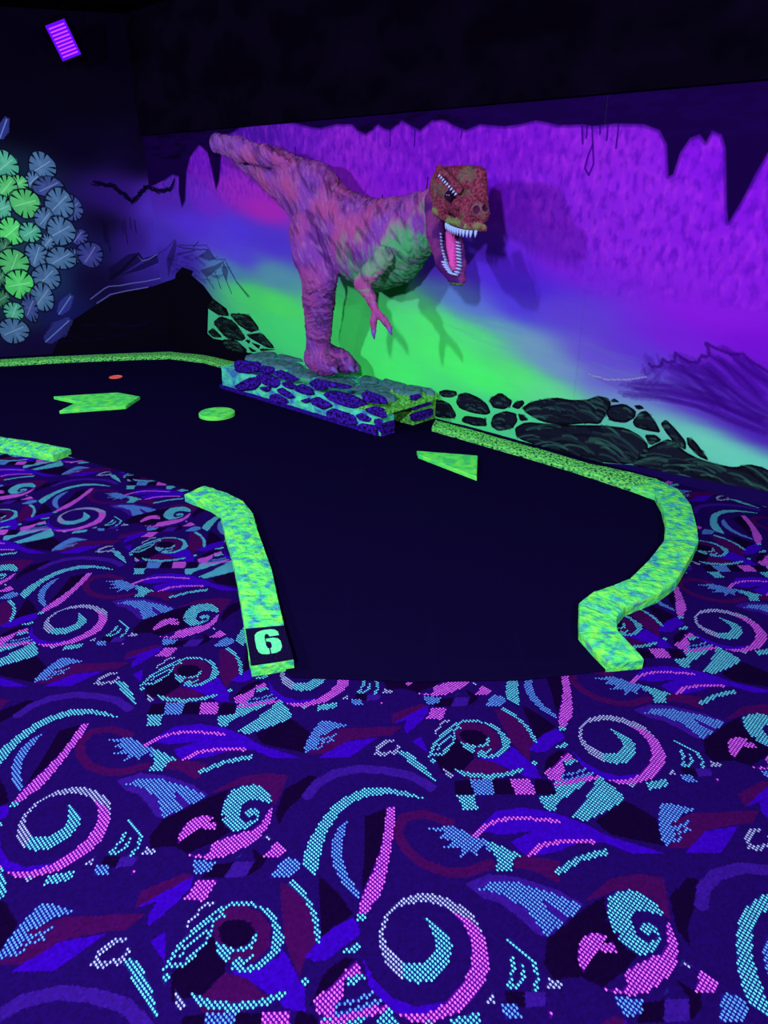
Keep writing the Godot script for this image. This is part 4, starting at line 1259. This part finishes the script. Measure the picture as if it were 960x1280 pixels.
# ---------------------------------------------------------------- dinosaur
var seg_a: Array[Vector3] = []
var seg_b: Array[Vector3] = []
var seg_ra := PackedFloat32Array()
var seg_rb := PackedFloat32Array()
var seg_k := PackedFloat32Array()
var cut_from := 0

func take_chains(chains: Array, k: float) -> void:
	for ch in chains:
		for i in maxi(1, ch.size() - 1):
			var a: Array = ch[i]
			var b: Array = ch[mini(i + 1, ch.size() - 1)]
			seg_a.append(Vector3(a[0], a[1], a[2]))
			seg_b.append(Vector3(b[0], b[1], b[2]))
			seg_ra.append(a[3])
			seg_rb.append(b[3])
			seg_k.append(k)

func seg_distance(i: int, p: Vector3) -> float:
	var a := seg_a[i]
	var ba := seg_b[i] - a
	var pa := p - a
	var l := ba.length_squared()
	var t := clampf(pa.dot(ba) / l, 0, 1) if l > 1e-9 else 0.0
	return (pa - ba * t).length() - lerpf(seg_ra[i], seg_rb[i], t)

# surface nets over the blocks that the surface can cross
func skin(st: SurfaceTool, cell: float, depth: float, wrinkle: Callable, tint: Callable) -> void:
	var lo := Vector3.ONE * 1e3
	var hi := -lo
	for i in cut_from:
		var r := Vector3.ONE * (maxf(seg_ra[i], seg_rb[i]) + .03)
		lo = lo.min(seg_a[i] - r).min(seg_b[i] - r)
		hi = hi.max(seg_a[i] + r).max(seg_b[i] + r)
	lo.z = maxf(lo.z, -.02)
	var B := 8
	var nb := Vector3i(((hi - lo) / (cell * B)).ceil())
	var n := nb * B + Vector3i.ONE
	var far := 9.0
	var f := PackedFloat32Array()
	f.resize(n.x * n.y * n.z)
	f.fill(far)
	var sx := 1
	var sy := n.x
	var sz := n.x * n.y
	var half := cell * B * .5 * 1.7321
	var live: Array[Vector3i] = []
	for bz in nb.z:
		for by in nb.y:
			for bx in nb.x:
				var mid := lo + (Vector3(bx, by, bz) + Vector3.ONE * .5) * cell * B
				var best := 1e3
				var ds := PackedFloat32Array()
				for i in seg_a.size():
					var d := seg_distance(i, mid)
					ds.append(d)
					if i < cut_from:
						best = minf(best, d)
				if best > half + .05:
					continue
				var ids := PackedInt32Array()
				var deep := best < -half - .06
				for i in seg_a.size():
					if i >= cut_from:
						if ds[i] < half + .03:
							ids.append(i)
							deep = false
					elif ds[i] < best + half * 2.0 + .08:
						ids.append(i)
				if deep and mid.z > half + .02:
					continue
				live.append(Vector3i(bx, by, bz))
				# distance to the joined bones, less the hollows, at every corner of the block
				var la: Array[Vector3] = []
				var lb: Array[Vector3] = []
				var li := PackedFloat32Array()
				var m := ids.size()
				for i in ids:
					var ba := seg_b[i] - seg_a[i]
					la.append(seg_a[i])
					lb.append(ba)
					li.append(1.0 / maxf(ba.length_squared(), 1e-9))
				for z in B + 1:
					for y in B + 1:
						var at := (bx * B) + (by * B + y) * sy + (bz * B + z) * sz
						for x in B + 1:
							if f[at + x] != far:
								continue
							var p := lo + Vector3(bx * B + x, by * B + y, bz * B + z) * cell
							var d := 1e3
							for q in m:
								var pa := p - la[q]
								var t := clampf(pa.dot(lb[q]) * li[q], 0, 1)
								var i := ids[q]
								var e := (pa - lb[q] * t).length() - seg_ra[i] - (seg_rb[i] - seg_ra[i]) * t
								var k := seg_k[i]
								if i < cut_from:
									if e < d + k:
										var h := maxf(k - absf(d - e), 0.0) / k
										d = minf(d, e) - h * h * k * .25
								elif -e > d - k:
									var h := maxf(k - absf(d + e), 0.0) / k
									d = maxf(d, -e) + h * h * k * .25
							f[at + x] = maxf(d, .008 - p.z)
	var vert := PackedInt32Array()
	vert.resize(f.size())
	vert.fill(-1)
	var pos: Array[Vector3] = []
	var corner := [0, sx, sy, sx + sy, sz, sx + sz, sy + sz, sx + sy + sz]
	var off := [Vector3(0, 0, 0), Vector3(1, 0, 0), Vector3(0, 1, 0), Vector3(1, 1, 0), Vector3(0, 0, 1), Vector3(1, 0, 1), Vector3(0, 1, 1), Vector3(1, 1, 1)]
	var edges := [[0, 1], [2, 3], [4, 5], [6, 7], [0, 2], [1, 3], [4, 6], [5, 7], [0, 4], [1, 5], [2, 6], [3, 7]]
	var cells: Array[Vector3i] = []
	for b in live:
		for z in B:
			for y in B:
				var row := b.x * B + (b.y * B + y) * sy + (b.z * B + z) * sz
				for x in B:
					var at := row + x
					var neg := 0
					var bad := false
					for k in 8:
						var v: float = f[at + corner[k]]
						if v < 0:
							neg += 1
						elif v == far:
							bad = true
					if neg == 0 or neg == 8 or bad:
						continue
					var sum := Vector3.ZERO
					var cnt := 0
					for e in edges:
						var va: float = f[at + corner[e[0]]]
						var vb: float = f[at + corner[e[1]]]
						if (va < 0) != (vb < 0):
							sum += (off[e[0]] as Vector3).lerp(off[e[1]], va / (va - vb))
							cnt += 1
					vert[at] = pos.size()
					var g := Vector3i(b.x * B + x, b.y * B + y, b.z * B + z)
					cells.append(g)
					pos.append(lo + (Vector3(g) + sum / cnt) * cell)
	for i in pos.size():
		var g := cells[i]
		var at := g.x + g.y * sy + g.z * sz
		var p := pos[i]
		var grad := Vector3(f[at + sx] - f[at], f[at + sy] - f[at], f[at + sz] - f[at]).normalized()
		var rel: float = wrinkle.call(p)
		st.set_color(tint.call(p))
		p -= grad * rel * depth
		st.add_vertex(Vector3(p.x, p.y, maxf(p.z * RELIEF, .004)))
	var step := [sx, sy, sz]
	for ci in cells.size():
		var g := cells[ci]
		var at := g.x + g.y * sy + g.z * sz
		for ax in 3:
			var v0 := f[at]
			var v1: float = f[at + step[ax]]
			if (v0 < 0) == (v1 < 0) or v1 == far:
				continue
			var u: int = step[(ax + 1) % 3]
			var w: int = step[(ax + 2) % 3]
			if g[(ax + 1) % 3] == 0 or g[(ax + 2) % 3] == 0:
				continue
			var a := vert[at]
			var b := vert[at - u]
			var c := vert[at - u - w]
			var d := vert[at - w]
			if b < 0 or c < 0 or d < 0:
				continue
			var o := skin_base
			if v0 < 0:
				for k in [a, c, b, a, d, c]:
					st.add_index(o + k)
			else:
				for k in [a, b, c, a, c, d]:
					st.add_index(o + k)
	skin_base += pos.size()

var skin_base := 0
const RELIEF := .65   # the sculpture is a deep relief, flattened towards the wall

func near_segment(p: Vector3, from: int, to: int) -> float:
	var d := 1e3
	for i in range(from, to):
		d = minf(d, seg_distance(i, p))
	return d

func ridge(x: float) -> float:
	return 1.0 - absf(x)

func build_dinosaur() -> void:
	var o := thing("dinosaur", "roaring mauve dinosaur sculpture with green belly standing on the stone ledge", "dinosaur", wall_frame)
	var hide := plain(Color.WHITE, .7)
	hide.vertex_color_use_as_albedo = true
	hide.normal_enabled = true
	hide.normal_texture = bump_texture(.05, 4, 41, 6.0)
	hide.normal_scale = .5
	hide.uv1_triplanar = true
	hide.uv1_scale = Vector3.ONE * 3.0
	var st := SurfaceTool.new()
	st.begin(Mesh.PRIMITIVE_TRIANGLES)
	# trunk, tail, leg and arm
	take_chains(BODY_CHAINS, .05)
	cut_from = seg_a.size()
	take_chains(BODY_HOLLOWS, .03)
	var arm_from := 0
	var leg_from := 0
	var idx := 0
	for ch in BODY_CHAINS.size():
		if ch == 2:
			leg_from = idx
		if ch == 6:
			arm_from = idx
		idx += BODY_CHAINS[ch].size() - 1
	for i in range(leg_from, arm_from):
		seg_k[i] = .022
	for i in range(arm_from, cut_from):
		seg_k[i] = .014
	var leg_end := arm_from
	var mauve := lin(112, 54, 168)
	var rose := lin(146, 64, 142)
	var dusk := lin(46, 20, 90)
	var green := lin(62, 158, 112)
	var teal := lin(50, 112, 112)
	var bone := lin(148, 100, 180)
	var fold := func(p: Vector3) -> float:
		# skin folds: level rings on the leg, slanting creases on the trunk
		var legd := near_segment(p, leg_from, leg_end)
		var w := noise.get_noise_3d(p.x * 60, p.y * 60, p.z * 60) * .9
		if p.y < .98 and legd < .03:
			return fine.get_noise_3d(p.x * 90, p.y * 520 + w * 22, p.z * 90)
		return fine.get_noise_3d((p.x * .9 + p.y * .35) * 430 + w * 26, (p.y * .9 - p.x * .35) * 70, p.z * 90)
	var wrinkle := func(p: Vector3) -> float:
		return pow(clampf(ridge(fold.call(p)), 0, 1), 5.0)
	var tint := func(p: Vector3) -> Color:
		var legd := near_segment(p, leg_from, leg_end)
		var armd := near_segment(p, arm_from, cut_from)
		var n := noise.get_noise_3d(p.x * 60, p.y * 60, p.z * 60)
		var c := mauve.lerp(rose, clampf(.5 + n * 1.5, 0, 1))
		if armd < .012:
			var g := clampf((p.y - .98) * 9.0 + n * 1.5 + fine.get_noise_3d(p.x * 100, p.y * 700, p.z * 100) * 1.2, 0, 1)
			c = rose.lerp(green, g * .7)
		elif legd < .02:
			c = c.lerp(mauve, .3)
		else:
			# belly and throat are painted green below a slanting, feathered line
			var line := .98 + (p.x + 1.1) * .42
			if p.x < -1.25:
				line = 1.30 - (p.x + 1.25) * .55
			var g := clampf((line - p.y) * 5.0 + n * 1.2 + fine.get_noise_3d(p.x * 700, p.y * 120, p.z * 300) * .5, 0, 1)
			var belly := teal.lerp(green, clampf((p.x + .95) * 2.0, 0, 1))
			c = c.lerp(belly, g * .95)
			if p.x < -1.5:
				c = c.lerp(lin(112, 66, 170), clampf((-1.5 - p.x) * 2.0, 0, .7))
		# brushed violet strokes, laid on without regard to the folds
		var brush := fine.get_noise_3d((p.x * .7 + p.y * .7) * 300 + 70, (p.y * .7 - p.x * .7) * 60, p.z * 80 + 30)
		if legd < .02 and p.y < .98:
			brush = fine.get_noise_3d(p.x * 70 + 40, p.y * 420 + n * 30, p.z * 70)
		c = c.lerp(dusk, clampf(brush * 1.7 - .12, 0, .62))
		var hair := fine.get_noise_3d((p.x + p.y * .6) * 850, (p.y - p.x * .6) * 110, p.z * 200 + 50)
		c = c.lerp(bone, clampf(hair * 1.2 - .1, 0, .5))
		return c
	skin(st, .0105, .014, wrinkle, tint)
	# head and open jaws on a finer grid
	seg_a.clear()
	seg_b.clear()
	seg_ra.clear()
	seg_rb.clear()
	seg_k.clear()
	take_chains(HEAD_CHAINS, .018)
	cut_from = seg_a.size()
	take_chains(HEAD_HOLLOWS, .01)
	var brown := lin(130, 54, 88)
	var dark := lin(56, 24, 48)
	var olive := lin(84, 92, 84)
	var gum := lin(84, 30, 150)
	var pebble := func(p: Vector3) -> float:
		return fine.get_noise_3d(p.x * 1500, p.y * 1500, p.z * 1500)
	var wrinkle2 := func(p: Vector3) -> float:
		return pebble.call(p)
	var neck_id := cut_from - 1
	var chin: float = HEAD_CHAINS[8][4][1] - .022
	var jaw_from := 0
	for k in 8:
		jaw_from += maxi(1, HEAD_CHAINS[k].size() - 1)
	var tint2 := func(p: Vector3) -> Color:
		var n := noise.get_noise_3d(p.x * 150, p.y * 150, p.z * 150)
		var b := fine.get_noise_3d(p.x * 1100 + 300, p.y * 1100, p.z * 1100)
		var c := brown.lerp(dark, clampf(.42 + b * 1.1, 0, 1))
		c = c.lerp(olive, clampf(n * 1.6 - .1, 0, .55))
		var hollow := near_segment(p, cut_from, cut_from + 2)
		if hollow < .012:
			c = gum
		elif near_segment(p, cut_from + 2, seg_a.size()) < .010:
			c = lin(70, 28, 66)
		elif near_segment(p, cut_from + 3, seg_a.size()) < .018:
			c = c.lerp(lin(120, 100, 130), .4)
		elif p.y < chin:
			c = lin(76, 120, 84)
		elif near_segment(p, 3, 6) < .003:
			c = c.lerp(lin(104, 140, 84), clampf(.4 + n * 1.2, 0, .7))
		elif near_segment(p, neck_id, neck_id + 1) < .004:
			c = rose.lerp(green, clampf((1.42 - p.y) * 9.0 + n * 1.5, 0, 1)).lerp(dusk, clampf(b, 0, .6))
		elif near_segment(p, jaw_from, neck_id) < .006:
			c = lin(112, 46, 124).lerp(lin(70, 26, 110), clampf(.5 + n * 2.0, 0, 1))
		return c
	skin(st, .0065, .009, wrinkle2, tint2)
	st.generate_normals()
	part("body", st.commit(), hide, o)
	# eye, tongue, teeth, claws, pins
	var e: Array = FACE_POINTS[0][0]
	var eye := SphereMesh.new()
	eye.radius = e[3]
	eye.height = e[3] * 2
	eye.radial_segments = 20
	eye.rings = 10
	var em := plain(paint(34, 12, 44), .12, .5)
	part("eye", eye, em, o, "dark glossy eye").position = Vector3(e[0], e[1], e[2] * RELIEF)
	var t := open_mesh(true)
	var tp := []
	var trd := []
	for q in FACE_POINTS[1]:
		tp.append(Vector3(q[0], q[1], q[2] * RELIEF))
		trd.append(q[3])
	add_tube(t, tp, trd, 12)
	part("tongue", close_mesh(t), plain(paint(190, 66, 172), .45), o, "pink tongue")
	var enamel := plain(paint(150, 172, 250), .35)
	for row in TOOTH_ROWS.size():
		var pts: Array = TOOTH_ROWS[row]
		var total := 0.0
		for i in pts.size() - 1:
			total += Vector3(pts[i][0], pts[i][1], pts[i][2] * RELIEF).distance_to(Vector3(pts[i + 1][0], pts[i + 1][1], pts[i + 1][2] * RELIEF))
		var count: int = [12, 26, 9][row]
		for k in count:
			var want := total * (k + .5) / count
			for i in pts.size() - 1:
				var a := Vector3(pts[i][0], pts[i][1], pts[i][2] * RELIEF)
				var b := Vector3(pts[i + 1][0], pts[i + 1][1], pts[i + 1][2] * RELIEF)
				var l := a.distance_to(b)
				if want <= l:
					var p := a.lerp(b, want / l)
					var r := lerpf(pts[i][3], pts[i + 1][3], want / l)
					var tt := open_mesh(true)
					var tip := Vector3(0, -3.9 * r, .5 * r) if row == 0 else Vector3(0, 1.2 * r, 4.0 * r)
					if row == 2:
						tip = Vector3(-1.6, -2.2, 1.4) * r
					if row == 1:
						tip += Vector3(FACE_POINTS[1][1][0] - p.x, 0, 0).normalized() * 1.6 * r
					add_tube(tt, [Vector3.ZERO, tip * .5, tip], [r, r * .85, r * .2], 7)
					part("brow_spike" if row == 2 else "tooth", close_mesh(tt), enamel, o).position = p
					break
				want -= l
	var horn := plain(paint(112, 78, 190), .4)
	for ch in CLAWS:
		var q := open_mesh(true)
		var a := Vector3(ch[0][0], ch[0][1], ch[0][2] * RELIEF)
		var b := Vector3(ch[1][0], ch[1][1], ch[1][2] * RELIEF)
		add_tube(q, [Vector3.ZERO, (b - a) * .5 + Vector3(0, .004, .004), b - a], [ch[0][3], lerpf(ch[0][3], ch[1][3], .45), ch[1][3]], 9)
		part("claw", close_mesh(q), horn, o).position = a
	for ch in BACK_PINS:
		var q := open_mesh(true)
		var a := Vector3(ch[0][0], ch[0][1], ch[0][2] * RELIEF)
		var b := Vector3(ch[1][0], ch[1][1], ch[1][2] * RELIEF)
		add_tube(q, [(a - b) * .8, b - a], [.004, .004], 6)
		part("back_pin", close_mesh(q), plain(paint(40, 14, 70), .5), o).position = a

# ---------------------------------------------------------------- the hole
func build_hole() -> void:
	var lime_bump := bump_texture(.035, 5, 51, 7.0)
	var kerb_near := mottled([paint(56, 136, 190), paint(66, 206, 134), paint(88, 228, 108), paint(132, 234, 94)], [.22, .42, .58, .84], .016, 5, 22, 1.7, .85, lime_bump)
	var kerb_mid := mottled([paint(10, 12, 22), paint(40, 110, 120), paint(84, 222, 110), paint(140, 232, 90)], [.27, .35, .47, .74], .03, 4, 28, 2.6, .85, lime_bump)
	var board_paint := mottled([paint(66, 206, 116), paint(82, 236, 100), paint(120, 240, 96)], [.3, .52, .75], .012, 4, 24, 1.5, .7)

	# dark turf inside the kerbs
	var rim := PackedVector2Array()
	var inset := func(r: Array, first: bool) -> Vector2:
		var a := Vector2(r[0], r[1])
		var b := Vector2(r[2], r[3])
		return a.lerp(b, .2) if first else b.lerp(a, .2)
	for r in KERBS.number:
		rim.append(inset.call(r, false))
	rim.append(Vector2(-.33, -2.075))
	rim.append(Vector2(.1, -2.05))
	rim.append(Vector2(.5, -2.06))
	rim.append(Vector2(.84, -2.12))
	var back: Array = KERBS.right.duplicate()
	back.reverse()
	for i in back.size() - 6:
		rim.append(inset.call(back[i], true))
	for sw in [1.75, 1.1, .6]:
		var g: Vector3 = WALL_ORIGIN + ALONG * sw + OUT * .01
		rim.append(Vector2(g.x, g.z))
	var q := WALL_ORIGIN + ALONG * -1.9 + OUT * .01
	rim.append(Vector2(q.x, q.z))
	for g: Vector3 in [WALL_ORIGIN + ALONG * -3.7 + OUT * .01, CORNER + LEFT_OUT * .02, CORNER + LEFT_ALONG * 2.5 + LEFT_OUT * .02]:
		rim.append(Vector2(g.x, g.z))
	rim.append(Vector2(-4.9, -6.6))
	rim.append(Vector2(-4.9, -5.3))
	for r in KERBS.frontleft:
		rim.append(inset.call(r, false))
	var turf := mottled([paint(11, 5, 40), paint(17, 8, 60)], [.3, .7], .2, 3, 25, 3.0, .95, bump_texture(.25, 3, 52, 6.0))
	turf.metallic_specular = .04
	tag(part("putting_green", plate(rim, .001, .009, .002), turf, self), "dark turf putting surface laid between the lime kerbs", "putting green")

	var k := build_kerb("number", "lime kerb of short blocks carrying the painted hole number six", kerb_near, .004)
	var row: Array = KERBS.number
	var a: Array = row[row.size() - 2]
	var b: Array = row[row.size() - 1]
	var c0 := Vector3(a[0], KERB_H + .0045, a[1]) - k.position
	var c1 := Vector3(a[2], KERB_H + .0045, a[3]) - k.position
	var c2 := Vector3(b[2], KERB_H + .0045, b[3]) - k.position
	var c3 := Vector3(b[0], KERB_H + .0045, b[1]) - k.position
	var st := open_mesh()
	var l := [c0.lerp(c3, .02), c1.lerp(c2, .02), c2, c3]
	quad(st, l[0], l[1], l[2], l[3], Vector3.UP)
	for i in 4:
		quad(st, l[i], l[(i + 1) % 4], l[(i + 1) % 4] + Vector3.DOWN * .006, l[i] + Vector3.DOWN * .006, (l[i] + l[(i + 1) % 4]) / 2 - (c0 + c2) / 2)
	var plaque := part("number_patch", close_mesh(st), mottled([paint(10, 5, 36), paint(18, 8, 58)], [.35, .65], .05, 3, 26, 3.0, .8), k, "dark painted patch under the number")
	var six := part("number_six", glyph_six(), mottled([paint(84, 220, 150), paint(100, 232, 170)], [.35, .65], .03, 3, 27, 3.0, .8), plaque, "pale green stencilled number 6")
	var up := ((c0 + c1) - (c3 + c2)).normalized()
	var right := ((c1 + c2) - (c0 + c3)).normalized()
	right = (right - up * right.dot(up)).normalized()
	var size := (c0 - c3).length() * .66
	six.transform = Transform3D(Basis(right * size, Vector3.UP, -up * size), (c0 + c1 + c2 + c3) / 4.0 + up * size * .06 + Vector3.UP * .0003)
	build_kerb("right", "long curved lime kerb running from the stone ledge to the carpet edge", kerb_near, .003, kerb_mid, 5)
	build_kerb("backleft", "black flecked lime kerb along the foot of the leaf wall", kerb_mid, .003)
	build_kerb("frontleft", "short straight lime kerb at the far edge of the swirled carpet", kerb_near, .003)

	tag(part("arrow_board", plate(pairs(ARROW_BOARD[0]), .009, .034, .004), board_paint, self), "flat lime board cut like an arrow lying on the turf", "golf obstacle")
	tag(part("wedge_board", plate(pairs(WEDGE_BOARD[0]), .009, .034, .004), board_paint, self), "flat lime wedge with a narrow point lying on the turf", "golf obstacle")
	var ring := PackedVector2Array()
	for i in 40:
		ring.append(Vector2(-1.28 + cos(TAU * i / 40) * .136, -5.277 + sin(TAU * i / 40) * .136))
	tag(part("round_board", plate(ring, .009, .036, .004), board_paint, self), "round flat lime disc lying on the turf", "golf obstacle")
	var cup := thing("hole_cup", "small glowing red hole cup set in the far turf", "golf cup", Transform3D(Basis.IDENTITY, Vector3(-2.469, .0095, -6.479)))
	ring.clear()
	for i in 28:
		ring.append(Vector2(cos(TAU * i / 28), sin(TAU * i / 28)) * .056)
	part("cup_base", plate(ring, 0, .003, .001), plain(paint(250, 96, 110), .6), cup)
	var tor := TorusMesh.new()
	tor.inner_radius = .052
	tor.outer_radius = .06
	tor.rings = 28
	tor.ring_segments = 8
	part("cup_rim", tor, plain(paint(240, 110, 80), .6), cup).position = Vector3(0, .003, 0)

func _ready() -> void:
	wall_frame = Transform3D(Basis(ALONG, Vector3.UP, OUT), WALL_ORIGIN)
	noise.seed = 7
	noise.frequency = .05
	noise.fractal_octaves = 3
	fine.seed = 19
	fine.frequency = .05
	fine.fractal_octaves = 2
	# camera
	var cam := Camera3D.new()
	cam.name = "camera"
	cam.fov = rad_to_deg(2.0 * atan(640.0 / 890.0))
	cam.position = Vector3(0, 1.6, 0)
	cam.rotation_degrees = Vector3(-24.5, 0, 0)
	cam.near = .05
	add_child(cam)
	cam.current = true
	# a windowless room: nothing but the lamps
	var env := Environment.new()
	env.background_mode = Environment.BG_COLOR
	env.background_color = Color.BLACK
	env.tonemap_mode = Environment.TONE_MAPPER_LINEAR
	env.tonemap_exposure = 1.0
	env.sdfgi_enabled = true
	env.ssao_enabled = true
	env.ssil_enabled = true
	var we := WorldEnvironment.new()
	we.name = "environment"
	we.environment = env
	add_child(we)
	# lamps: the one in view, and those beyond the frame
	flood_lamp(Vector3(-2.79, 2.768, -7.34), Vector3(-.6, .3, -3.6), 0.42, 1.2, "violet glowing flood lamp hung near the leaf wall corner", Vector3(-2.79, CEILING_Y, -7.45))
	flood_lamp(Vector3(-1.0, 2.78, .2), Vector3(-.1, .5, -3.9), 0, 38.0, "flood lamp hung over the carpet, aimed at the dinosaur and green", Vector3(-1.0, CEILING_Y, .3))
	flood_lamp(Vector3(-4.2, 2.7, -2.6), Vector3(-.6, .8, -5.6), 0, 27.0, "flood lamp hung left of the green, aimed along the mural", Vector3(-4.3, CEILING_Y, -2.6))
	flood_lamp(Vector3(2.4, 2.8, .4), Vector3(1.0, .7, -4.2), 0, 19.0, "flood lamp hung near the right wall, aimed at the boulders", Vector3(2.4, CEILING_Y, .5))
	flood_lamp(Vector3(-4.9, 2.6, -5.0), Vector3(-4.3, 1.1, -7.2), 0, 5.0, "flood lamp hung beside the leaf wall, aimed at the leaves", Vector3(-4.9, CEILING_Y, -4.9))
	build_room()
	build_hole()
	build_ledge()
	build_dinosaur()
